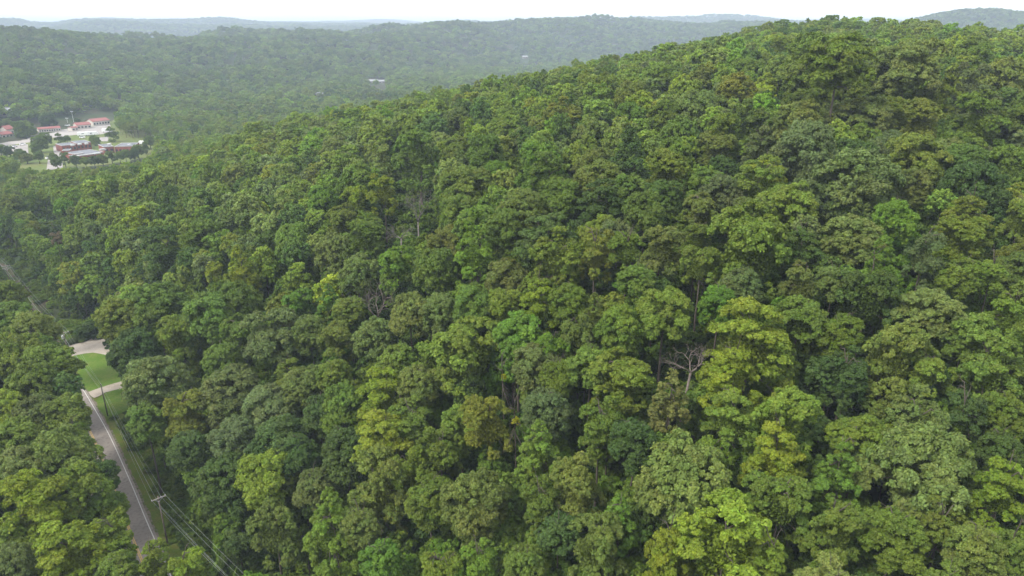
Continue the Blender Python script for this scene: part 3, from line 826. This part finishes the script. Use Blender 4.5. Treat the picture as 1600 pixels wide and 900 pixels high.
for X, Y_, Z_, D_ in zip(x, y, z, de):
    px, py, d = project(X, Y_, Z_ + 4)
    if not visible(px, py, d, 180): continue
    if D_ < 4.6: continue
    road_side = D_ < 14
    k = (int(X//2.1), int(Y_//2.1)) if road_side else (int(X//4.2), int(Y_//4.2), 1)
    if k in cells: continue
    h = r.uniform(1.0, 2.0) + max(0, D_-6)*r.uniform(.15,.4) if road_side else r.uniform(3.5, 8.5)
    if D_ < 6.5: h *= .5
    if D_ - 4 < 2.3: continue
    if not road_side and D_ - 4 < h*.8: continue
    if open_small(X, Y_, Z_, h): continue
    cells.add(k); wv = h * r.uniform(.9, 1.3) if not road_side else min(r.uniform(3, 5), (D_-4)*.9)
    c = r.choice(list('GDLO'), p=[.45,.15,.15,.25]) if road_side else r.choice(list('GDV'), p=[.5,.4,.1])
    sh.append((X, Y_, Z_ - h*.9, wv/10, h/10.0*.9, r.uniform(0, 6.28), r.integers(4), *tint(r, c, .95)))
for q in range(len(sh)):
    s = sh[q]; # proto crown centre at HC: lower it to the ground
    sh[q] = (s[0], s[1], s[2] + s[4]*10*.9 + s[4]*4 - HC*s[4], *s[3:])
ug = scatter('undergrowth', sh, SHRUB)
ug['label'] = 'low bushes and weeds under the trees and along the road'
# ------------------------------------------------------------------ bare and odd trees
def bare_tree(name, px, py, height, spread, m, label, seed, lean=(0, 0), levels=5):
    P = can_hit(px, py) + np.array([0, 0, 1.2]); zb = ground1(P[0], P[1]); r = np.random.default_rng(seed)
    base = Vector((0, 0, -.3)); top = P[2] - zb
    root = bpy.data.objects.new(name, None); COL.objects.link(root); root.location = (P[0], P[1], zb)
    tr = MB(); br = MB()
    fork = top - height * .55
    tr.tube([base, (lean[0]*.2, lean[1]*.2, fork*.5), (lean[0]*.5, lean[1]*.5, fork)], [.28, .22, .17], 8)
    def grow(p, d, L, rad, lv):
        pts = [p]; q = p.copy(); dd = d.copy()
        for i in range(3):
            dd = (dd + Vector(r.normal(0, .16, 3)) + Vector((0, 0, .05))).normalized(); q = q + dd * (L/3); pts.append(q.copy())
        br.tube(pts, [rad, rad*.85, rad*.7, rad*.55], 5 if lv < 3 else 4)
        if lv >= levels: return
        for k in range(3 if lv < 3 else 2):
            a = Vector(r.normal(0, 1, 3)); a = (a - dd * a.dot(dd)).normalized()
            s = pts[-1] if k < 2 else pts[2]
            grow(s, (dd * .8 + a * r.uniform(.45, .85)).normalized(), L * r.uniform(.62, .82), rad*.56, lv+1)
    for k in range(4):
        an = k*1.6 + r.uniform(0, .8); grow(Vector((lean[0]*.5, lean[1]*.5, fork)), Vector((math.cos(an)*spread, math.sin(an)*spread, 1)).normalized(), height*.33, .11, 1)
    tr.build('trunk', m, root, smooth_=True); br.build('limbs', m, root, smooth_=True)
    tag(root, label, 'dead tree'); return root
PINKWOOD = mat('pinkish_dead_wood', (.15,.125,.11), .9, .1, (2, (.09,.075,.065), .4, .7))
bare_tree('dead_tree', 590, 468, 9.5, .75, PINKWOOD, 'leafless pinkish grey tree standing over a dark gap in mid-slope', 5)
bare_tree('dead_tree', 652, 322, 9.5, .55, DEADWOOD, 'half-dead tree with pale grey limbs fanning up among green crowns', 9)
bare_tree('dead_tree', 622, 362, 5, 1.3, DEADWOOD, 'pale bare boughs leaning low, downhill of the grey fan-shaped dead tree', 12, (1.5, -1))
bare_tree('dead_tree', 1068, 560, 6.0, 1.0, PINKWOOD, 'bleached twisted bare limbs just above the narrow brown cedar', 15, (2.2, -1))
def odd_tree(name, px, py, wpx, form, col, label, cat='tree', hc=None, seed=0, zs=.85):
    P = can_hit(px, py); d = P[1]*CP - P[2]*SP; w = wpx*d/F; zb = ground1(P[0], P[1])
    root = bpy.data.objects.new(name, None); COL.objects.link(root); root.location = (P[0], P[1], zb - .2); root.rotation_euler = (0, 0, seed)
    me, tm = PROTO[form][seed % len(PROTO[form])]; s = w/11.4 * (1.45 if form == 'cedar' else 1)
    c = link('crown', me, root, (0, 0, P[2]-zb)); c.scale = (s, s, s*zs); c.color = (*col, 1)
    k = link('trunk', tm, root); k.scale = (max(s,.4), max(s,.4), (P[2]-zb)/HC); tag(root, label, cat)
    return root
p_, n_, v_, lb_ = crown_leaves(4242, 'tall', nleaf=22000, cl_per=18)
co_, f_, v_ = leaf_quads(p_, n_, v_, .21, np.random.default_rng(5)); me_ = new_mesh('crown', co_, f_, [LEAF]); set_var(me_, v_)
PROTO['cedar'] = [(me_, trunk_mesh('trunk', 4242, lb_, m_=BARK))]
odd_tree('cedar_tree', 1046, 632, 52, 'cedar', (.115,.125,.03), 'narrow brownish olive cedar with pale leaning trunk in a dark gap', seed=0, zs=1.0)
odd_tree('yellowing_sapling', 806, 655, 12, 'spray', (.26,.26,.015), 'small bright yellow sapling between pale and dark crowns, lower middle of slope', seed=1)
odd_tree('yellowing_sapling', 787, 586, 8, 'spray', (.26,.26,.015), 'tiny yellow sapling in the dark gap right of the forked light tree', seed=2)
odd_tree('reddish_tree', 1408, 48, 18, 'round', (.12,.085,.045), 'reddish brown tree among green ones on the skyline crest', seed=3)
odd_tree('reddish_tree', 88, 372, 20, 'irregular', (.13,.10,.055), 'pinkish brown tree beside the small grass clearing at far left', seed=1)
odd_tree('reddish_tree', 862, 352, 22, 'round', (.13,.10,.025), 'rusty olive small tree in the gap below the vivid leaning tree', seed=2)

def clearing():
    n = 26; A, B, C, D = [at_z(*p)[:2] for p in ((50,392),(108,392),(98,330),(54,340))]; v = []; f = []
    for i in range(n):
        for j in range(n):
            u, w = i/(n-1), j/(n-1); p = (A*(1-u) + B*u)*(1-w) + (D*(1-u) + C*u)*w; v.append([p[0], p[1], 0])
    v = np.array(v); v[:, 2] = ground(v[:, 0], v[:, 1]) + .35
    for i in range(n-1):
        for j in range(n-1): f.append((i*n+j, (i+1)*n+j, (i+1)*n+j+1, i*n+j+1))
    me = new_mesh('grass_clearing', v, np.array(f), [DRYGRASS]); tag(link('grass_clearing', me), kind='structure')
clearing()
# ------------------------------------------------------------------ hedge by the lot
def hedge():
    pts = resample(np.array([at_z(*p)[:2] for p in [(86,549),(97,543),(112,538),(128,533),(140,527),(147,521)]]), .35)
    r = np.random.default_rng(8); P = []
    for p in pts:
        n = 150; d = rand_dirs(r, n); rad = r.uniform(.6, 1, (n, 1))**.5 * np.array([1.15, 1.15, 1.0]) * r.uniform(.9, 1.12)
        q = d * rad; q[:, 2] = q[:, 2] + 1.0; P.append(np.c_[q[:, 0] + p[0], q[:, 1] + p[1], np.maximum(q[:, 2], .02) + VALLEY])
    P = np.concatenate(P); nn = unit(rand_dirs(r, len(P)) + np.array([0, 0, .7]))
    co, f, v = leaf_quads(P, nn, np.ones((len(P), 3)) * r.uniform(.7, 1.3, (len(P), 1)), .16, r)
    me = new_mesh('hedge', co, f, [leaf_mat('hedge_leaves', 'fixed', (.075,.105,.028))]); set_var(me, v)
    tag(link('hedge', me), 'low trimmed green hedge curving along the far edge of pale concrete lot', 'hedge')
hedge()

# ------------------------------------------------------------------ power line
def pole_top(px, py, h): return at_z(px, py, VALLEY + h)
PT = [np.array([-14.0, 63.0, VALLEY + 11]), pole_top(247, 777, 11), pole_top(157.5, 601, 9.0), pole_top(99, 519, 10.5), pole_top(9, 415, 10.5)]
d45 = PT[4] - PT[3]; PT.append(PT[4] + d45 * 1.0)
def pole(i, label, transformer=False, double=False):
    p = PT[i]; h = p[2] - VALLEY
    d = (PT[min(i+1, len(PT)-1)] - PT[max(i-1, 0)])[:2]; an = math.atan2(d[1], d[0]) + PI/2
    root = bpy.data.objects.new('utility_pole', None); COL.objects.link(root); root.location = (p[0], p[1], VALLEY); root.rotation_euler = (0, 0, an)
    m = MB(); m.tube([(0,0,-.3),(0,0,h*.5),(0,0,h+.25)], [.17,.14,.11], 10); m.build('post', WOOD, root, smooth_=True)
    if i != 2:
        for k in range(2 if double else 1):
            m = MB(); m.box((0, .17, h - .15 - k*.9), (2.6, .13, .16)); ca = m.build('crossarm', ARMWOOD, root)
            m = MB()
            for s in (-1, 1): m.tube([(s*.75, .17, h-.2-k*.9), (0, .15, h-.85-k*.9)], .025, 4)
            m.build('brace', METAL, ca)
            for s in (-1.2, -.45, 1.2):
                q = MB(); q.tube([(s, .17, h-.07-k*.9), (s, .17, h+.02-k*.9), (s, .17, h+.07-k*.9), (s, .17, h+.12-k*.9)], [.03, .06, .035, .05], 8); q.build('insulator', CERAMIC, ca)
    else:
        q = MB(); q.tube([(0,0,h+.25),(0,0,h+.32),(0,0,h+.4)], [.05,.07,.04], 8); q.build('insulator', CERAMIC, root)
    if transformer:
        q = MB(); q.tube([(.45,0,h-2.0),(.45,0,h-1.95),(.45,0,h-1.05),(.45,0,h-.95)], [.2,.27,.27,.2], 14); tr = q.build('transformer', METAL, root, smooth_=False)
        q = MB(); q.tube([(.45,0,h-.95),(.45,0,h-.75)], [.05,.03], 6); q.build('bushing', CERAMIC, tr)
    tag(root, label, 'utility pole', 'utility poles along the road')
pole(1, 'nearest wooden utility pole with pale crossarm, standing in weeds beside the road')
pole(2, 'slim wooden utility pole beside the driveway at the lower end of the lawn')
pole(3, 'wooden utility pole with grey transformer can by the hedge and concrete lot', True)
pole(4, 'farthest utility pole with two crossarms at the far left edge', False, True)
def cable(off, dz, label, rad=.015):
    m = MB(); pts = []
    for a in range(0, 5):
        A, B = PT[a], PT[a+1]
        def side(i):
            d = (PT[min(i+1, len(PT)-1)] - PT[max(i-1, 0)])[:2]; d = d / np.linalg.norm(d); return np.array([-d[1], d[0], 0])
        o = off
        a_ = A + side(a)*(o if a != 2 else o*.15) + [0,0,dz]; b_ = B + side(a+1)*(o if a+1 != 2 else o*.15) + [0,0,dz]
        L = np.linalg.norm(b_-a_); sag = L*.018
        for k in range(14):
            t = k/14; q = a_*(1-t) + b_*t; q = q - np.array([0,0,4*sag*t*(1-t)]); pts.append(q)
    m.tube(pts, rad, 4); tag(m.build('power_cable', CABLE), label, 'cable', 'cables strung between the roadside poles')
cable(1.2, .0, 'overhead cable on the crossarm end nearest to the road')
cable(-.45, .0, 'overhead cable on the crossarm middle, just beside the post')
cable(-1.2, .0, 'overhead cable on the crossarm end nearest to the hillside trees')
cable(.05, -1.6, 'lower overhead cable hung on the post under the crossarm')
cable(-.1, -2.3, 'lowest and thickest overhead cable hung on the post', .02)

# ------------------------------------------------------------------ the town in the valley
def zpx(zx, zy): return zx / 5.293, 150 + zy / 5.293        # position in an enlarged detail of the photograph
def flat(name, pts, dz, m):
    P = np.array([at_z(*zpx(*p), VALLEY + dz)[:2] for p in pts])
    ar = .5*np.sum(P[:,0]*np.roll(P[:,1],-1)-P[:,1]*np.roll(P[:,0],-1)); n = len(P)
    f = tuple(range(n)); f = f if ar > 0 else f[::-1]
    o = link(name, new_mesh(name, np.c_[P, np.full(n, VALLEY + dz)], [f], [m])); return tag(o, kind='structure')
TOWNASPH = mat('town_pavement', (.24,.22,.205), .9, .2, (.03, (.19,.175,.165), .4, .65), (.4, (.28,.26,.245), .5, .7))
flat('town_grass', [(-300,520),(-300,200),(300,140),(1000,120),(1300,330),(1330,480),(900,600),(300,640)], .05, DRYGRASS)
flat('town_car_park', [(-200,400),(0,392),(250,343),(430,305),(520,262),(780,250),(905,225),(935,290),(830,318),(620,322),(440,345),(330,372),(0,415),(-200,430)], .10, TOWNASPH)
flat('town_road', [(440,258),(480,228),(600,214),(760,190),(905,152),(1000,140),(1000,158),(900,176),(740,205),(610,240),(560,262)], .14, TOWNASPH)
flat('school_drive', [(440,412),(484,412),(510,470),(520,600),(385,612),(395,530),(445,478)], .18, TOWNASPH)
flat('west_car_park', [(-200,420),(60,415),(230,398),(235,475),(-200,480)], .18, TOWNASPH)
flat('side_yard', [(800,345),(900,335),(890,375),(820,372)], .18, TOWNASPH)

def frame_from(px0, px1, dz=0.0):
    A = at_z(*px0)[:2]; B = at_z(*px1)[:2]; d = B - A; L = np.linalg.norm(d); return A, d / L, L
def block(parent, name, z0px, z1px, depth, h, wallm, roofm, nwin=0, coping=True, gable=0.0, over=.4, roofname='roof'):
    """walls along a front edge given in the detail picture, going back by depth"""
    A, u, L = frame_from(zpx(*z0px), zpx(*z1px)); n = np.array([-u[1], u[0]])
    if n @ A < 0: n = -n
    ang = math.atan2(u[1], u[0]); c = A + u*L/2 + n*depth/2 - np.array(parent.location[:2])
    m = MB(); m.box((c[0], c[1], h/2), (L, depth, h), ang); w = m.build(name, wallm, parent)
    if gable:
        mb = MB(); ca, sa = math.cos(ang), math.sin(ang)
        def W(x, y, z): return (c[0] + x*ca - y*sa, c[1] + x*sa + y*ca, z)
        a, b = L/2 + over, depth/2 + over
        v = [W(-a,-b,h-.1),W(a,-b,h-.1),W(a,b,h-.1),W(-a,b,h-.1),W(-a,0,h+gable),W(a,0,h+gable),
             W(-a,-b,h+.12),W(a,-b,h+.12),W(a,b,h+.12),W(-a,b,h+.12),W(-a,0,h+gable+.22),W(a,0,h+gable+.22)]
        mb.add(v, [(6,7,11,10),(9,10,11,8),(0,4,5,1),(3,2,5,4),(0,1,7,6),(2,3,9,8),(0,6,10,4),(4,10,9,3),(1,5,11,7),(5,2,8,11)])
        mb.build(roofname, roofm, w)
        g = MB(); v = [W(-L/2+.02,-depth/2+.02,h),W(-L/2+.02,depth/2-.02,h),W(-L/2+.02,0,h+gable-.25),W(L/2-.02,-depth/2+.02,h),W(L/2-.02,depth/2-.02,h),W(L/2-.02,0,h+gable-.25)]
        g.add(v, [(0,2,1),(3,4,5)]); g.build('gable_wall', wallm, w)
    else:
        m = MB(); m.box((c[0], c[1], h + .06), (L - .5, depth - .5, .12), ang); rf = m.build(roofname, roofm, w)
        if coping:
            m = MB()
            for s in (-1, 1):
                q = n * s * (depth/2 - .1); m.box((c[0]+q[0], c[1]+q[1], h + .15), (L + .1, .4, .3), ang)
                q = u * s * (L/2 - .1); m.box((c[0]+q[0], c[1]+q[1], h + .152), (.4, depth - .5, .296), ang)
            m.build('coping', COPING, w)
    for k in range(nwin):
        t = (k + .5) / nwin; q = A - np.array(parent.location[:2]) + u*L*t - n*.04
        m = MB(); m.box((q[0], q[1], h*.5), (L/nwin*.55, .12, h*.38), ang); m.build('window', GLASS, w)
    return w, c, ang
def place_root(name, zx, zy, label, cat, group=None):
    p = at_z(*zpx(zx, zy)); r0 = bpy.data.objects.new(name, None); COL.objects.link(r0); r0.location = (p[0], p[1], VALLEY + .02); return tag(r0, label, cat, group)
sch = place_root('school_building', 700, 500, 'sprawling red brick school with grey flat roofs in the valley clearing', 'school')
block(sch, 'wing', (520,468), (640,455), 15, 5.2, BRICK, ROOFGREY, 4)
block(sch, 'wing', (644,452), (762,440), 17, 5.6, BRICK, ROOFGREY, 4)
w_, c_, a_ = block(sch, 'wing', (665,548), (868,520), 22, 5.0, BRICK, ROOFGREY, 7)
block(sch, 'wing', (575,545), (655,548), 11, 4.4, BRICK, ROOFGREY, 3)
block(sch, 'wing', (520,503), (580,500), 9, 4.4, BRICK, ROOFGREY, 2)
block(sch, 'wing', (868,478), (950,470), 18, 5.0, BRICK, ROOFGREY, 2)
block(sch, 'wing', (958,487), (1108,482), 20, 6.2, BRICK, ROOFGREY, 5)
block(sch, 'wing', (1112,470), (1180,462), 12, 4.0, BRICK, ROOFGREY, 2)
def sch_box(zx, zy, sx, sy, sz, m, name='roof_unit', z=5.2):
    p = at_z(*zpx(zx, zy), VALLEY + z) - np.array([*sch.location[:2], 0]); q = MB(); q.box((p[0], p[1], z + .1 + sz/2), (sx, sy, sz), a_); q.build(name, m, sch)
for a in ((600,412),(660,405),(715,400),(905,405),(1070,410)): sch_box(*a, 2.4, 2.0, 1.1, METAL)
sch_box(705, 492, 12, 2.2, .6, COPING, 'skylight'); sch_box(650, 482, 7, 2.0, .6, COPING, 'skylight'); sch_box(800, 480, 5, 2, .8, METAL); sch_box(850, 450, 4, 3, 1.2, COPING)

h1 = place_root('shop_building', 700, 275, 'cream shop building with red metal roof left of the longer red-roofed one', 'building', 'red-roofed buildings in the valley town')
block(h1, 'wall', (640,278), (758,268), 12, 4, WALLW, ROOFRED, 4, gable=2.0)
block(h1, 'annex', (600,292), (650,285), 6, 3.2, WALLW, ROOFRED, 2, gable=.8)
h2 = place_root('shop_building', 845, 250, 'long cream building with red roof at the right end of town car park', 'building', 'red-roofed buildings in the valley town')
block(h2, 'wall', (775,250), (912,235), 13, 4.4, WALLW, ROOFRED, 6, gable=2.2)
h3 = place_root('strip_building', 420, 300, 'low cream strip building with dull red roof and arched front', 'building', 'red-roofed buildings in the valley town')
block(h3, 'wall', (325,306), (505,292), 9, 3.4, WALLW, ROOFRED, 9, gable=1.2)
h4 = place_root('house', 70, 345, 'white house with steep red gable roof at far left of town', 'house', 'red-roofed buildings in the valley town')
block(h4, 'wall', (22,352), (112,340), 10, 3.2, WALLW, ROOFRED, 3, gable=2.0)
block(h4, 'upper_wall', (68,338), (125,330), 9, 6.5, WALLW, ROOFRED, 2, gable=3.0, over=.6)
def vehicle(zx, zy, kind, rz, label):
    p = at_z(*zpx(zx, zy)); root = bpy.data.objects.new({'rv':'parked_camper','car':'parked_car','truck':'parked_truck'}[kind], None); COL.objects.link(root)
    root.location = (p[0], p[1], VALLEY + .2); root.rotation_euler = (0, 0, rz)
    L, W_, H = {'rv':(9,2.6,3.1),'car':(4.6,1.85,1.0),'truck':(8,2.5,2.9)}[kind]
    m = MB(); m.box((0,0,.35+H/2*.98), (L,W_,H*.96), 0, taper=.97); b = m.build('body', VEHW, root)
    if kind == 'car': m = MB(); m.box((-.2,0,1.55), (2.5,1.6,.55), 0, taper=.82); m.build('cabin', GLASS, root)
    else:
        m = MB(); m.box((L/2+.7,0,1.35), (1.6,2.2,1.9), 0, taper=.85); m.build('cab', VEHW, root)
        m = MB(); m.box((L/2+1.2,0,1.75), (.7,2.0,.6), 0, taper=.9); m.build('windscreen', GLASS, root)
        m = MB(); m.box((0,-W_/2-.01,2.0), (2.0,.05,.6), 0); m.build('window', GLASS, root)
    for sx in (-.32, .32):
        for sy in (-1, 1):
            m = MB(); m.tube([(sx*L, sy*(W_/2-.25), .36), (sx*L, sy*(W_/2), .36)], .36, 12); m.build('wheel', RUBBER, root)
    tag(root, label, {'rv':'camper','car':'car','truck':'truck'}[kind], 'vehicles parked in the valley town')
vehicle(690, 330, 'rv', .3, 'white camper parked on the left of two on the town grass')
vehicle(757, 325, 'rv', .35, 'white camper parked on the right of two on the town grass')
vehicle(884, 300, 'truck', .2, 'white box truck parked below the long red-roofed building')
vehicle(683, 350, 'car', .2, 'white car parked in front of the two white campers')
vehicle(405, 522, 'car', 1.2, 'white car on the pale drive left of the brick school')
vehicle(190, 408, 'car', .1, 'white car at the right end of the west car park')
vehicle(120, 424, 'car', 1.5, 'white car in the middle of the west car park')
vehicle(60, 430, 'car', 1.5, 'white car nearer the left end of the west car park')
vehicle(560, 250, 'car', .3, 'white car on the town road by the strip building')
vehicle(1195, 402, 'truck', .1, 'white truck parked right of the brick school')
def lamp(zx, zy, h, label):
    p = at_z(*zpx(zx, zy)); root = bpy.data.objects.new('lamp_post', None); COL.objects.link(root); root.location = (p[0], p[1], VALLEY)
    m = MB(); m.tube([(0,0,0),(0,0,h)], [.22,.14], 8); m.build('post', METAL, root)
    m = MB(); m.box((0,0,h), (3.0,.5,.5)); m.build('lamp_head', METAL, root); tag(root, label, 'lamp post')
lamp(612, 225, 12, 'tall pale lamp post behind the town car park')
lamp(562, 232, 6, 'short pale lamp post left of the tall one in town')
def far_house(px, py, w, d, h, rz, roofm, label):
    r_ = ray(px, py); ts = np.geomspace(400, 3500, 900); P = r_[None]*ts[:, None]; g = ground(P[:, 0], P[:, 1]); k = int(np.argmax(g > P[:, 2])); p = P[k]
    root = bpy.data.objects.new('house', None); COL.objects.link(root); root.location = (p[0], p[1], g[k] - .5); root.rotation_euler = (0,0,rz)
    m = MB(); m.box((0,0,h/2), (w,d,h)); wl = m.build('wall', TANW, root)
    m = MB(); a, b = w/2+.5, d/2+.5
    m.add([(-a,-b,h),(a,-b,h),(a,b,h),(-a,b,h),(-a,0,h+d*.28),(a,0,h+d*.28)], [(0,1,5,4),(2,3,4,5),(0,4,3),(1,2,5),(3,2,1,0)]); m.build('roof', roofm, root)
    for q in (-.25, .25):
        m = MB(); m.box((w*q, -d/2-.03, h*.5), (w*.16,.1,h*.35)); m.build('window', GLASS, wl)
    tag(root, label, 'house', 'scattered houses in the far valley')
TANW = mat('tan_wall', (.22,.20,.18), .9, .2)
PALEROOF = mat('pale_metal_roof', (.20,.205,.215), .6, .3)
for h_ in FARH: far_house(*h_[:6], PALEROOF, h_[6])

# town trees standing by themselves
TT = [(221,345,175,10,'round','G','big round tree left of the strip building in town'),(60,290,100,8,'broad','O','light tree behind the white house at far left of town'),(130,300,70,8,'round','G','tree between the white house and the big round town tree'),
 (345,470,130,9,'round','G','dense tree between the west car park and the school drive'),(300,500,90,8,'irregular','G','dark tree at the lower end of the west car park'),(415,262,130,9,'round','D','dark tree behind the strip building in town'),
 (645,238,50,5,'round','D','small dark tree beside the town lamp posts'),(790,410,90,5,'round','L','light tree behind the brick school between two wings'),(945,380,110,8,'irregular','L','light tree right of the town campers, behind the school'),
 (505,400,80,6,'irregular','G','small tree in the hedge line left of the town campers'),(560,385,60,4,'round','O','low bushy tree below the town car park'),(380,420,110,8,'round','G','rounded tree above the school drive'),
 (230,560,110,5,'broad','K','yellowish low tree at the meadow below the west car park'),(330,560,80,7,'round','G','green tree at the left edge of the school drive'),(545,590,90,8,'irregular','G','tree in front of the left end of the brick school'),
 (640,600,90,7,'round','D','dark tree in front of the brick school'),(930,560,90,7,'irregular','G','green tree in front of the right wings of the school'),(860,590,90,7,'round','O','olive tree in front of the middle of the brick school'),(1150,520,100,8,'round','O','olive tree at the right corner of the brick school'),(1050,560,90,8,'round','G','green tree below the tallest wing of the school'),
 (480,610,90,7,'round','G','bushy tree at the foot of the school drive'),(720,610,90,7,'broad','L','light tree below the middle of the brick school'),(790,600,80,7,'round','D','dark tree below the middle of the brick school'),
 (1000,560,80,7,'round','L','light tree between the two right wings of the school'),(1210,480,90,7,'irregular','G','green tree right of the white truck by the school'),(1250,440,90,8,'round','G','green tree at the far right end of the town clearing'),
 (1120,545,90,7,'round','D','dark tree below the right end of the brick school'),(450,560,70,6,'round','O','olive tree hanging over the school drive'),(180,540,100,6,'round','G','green tree at the lower edge of the town meadow'),(90,520,100,7,'irregular','D','dark tree below the west car park at far left'),(20,510,100,7,'round','G','green tree at the far left edge below the west car park')]
def town_tree(zx, zy, wz, hc, form, col, label):
    p = at_z(*zpx(zx, zy)); d = p[1]*CP - p[2]*SP; w = wz/5.293*d/F
    root = bpy.data.objects.new('broadleaf_tree', None); COL.objects.link(root); root.location = (p[0], p[1], VALLEY); root.rotation_euler = (0,0,zx)
    me, tm = PROTO[form][int(zx) % len(PROTO[form])]; s = w/11.4
    hc = min(hc, 9) * .8
    c = link('crown', me, root, (0,0,hc)); c.scale = (s, s, min(s, hc/4.5)); c.color = (*PAL[col], 1)
    k = link('trunk', tm, root); k.scale = (s, s, hc/HC); tag(root, label, 'tree', 'single trees in the valley town')
for t in TT: town_tree(*t)

# ------------------------------------------------------------------ haze
def build_haze():
    mb = MB(); x0, x1, y0, y1, z0, z1 = -13500, 13500, -13400, 13400, VALLEY - 70, 150
    mb.prism([(x0,y0),(x1,y0),(x1,y1),(x0,y1)], z0, z1)
    m = bpy.data.materials.new('haze_air'); m.use_nodes = True; t = m.node_tree
    for n in list(t.nodes):
        if n.type != 'OUTPUT_MATERIAL': t.nodes.remove(n)
    v = t.nodes.new('ShaderNodeVolumePrincipled'); v.inputs['Color'].default_value = (.47, .55, .67, 1)
    v.inputs['Density'].default_value = HAZE; v.inputs['Anisotropy'].default_value = .0
    t.links.new(v.outputs[0], t.nodes['Material Output'].inputs['Volume'])
    o = mb.build('haze', m); tag(o, kind='stuff')
HAZE = 0.00021
build_haze()
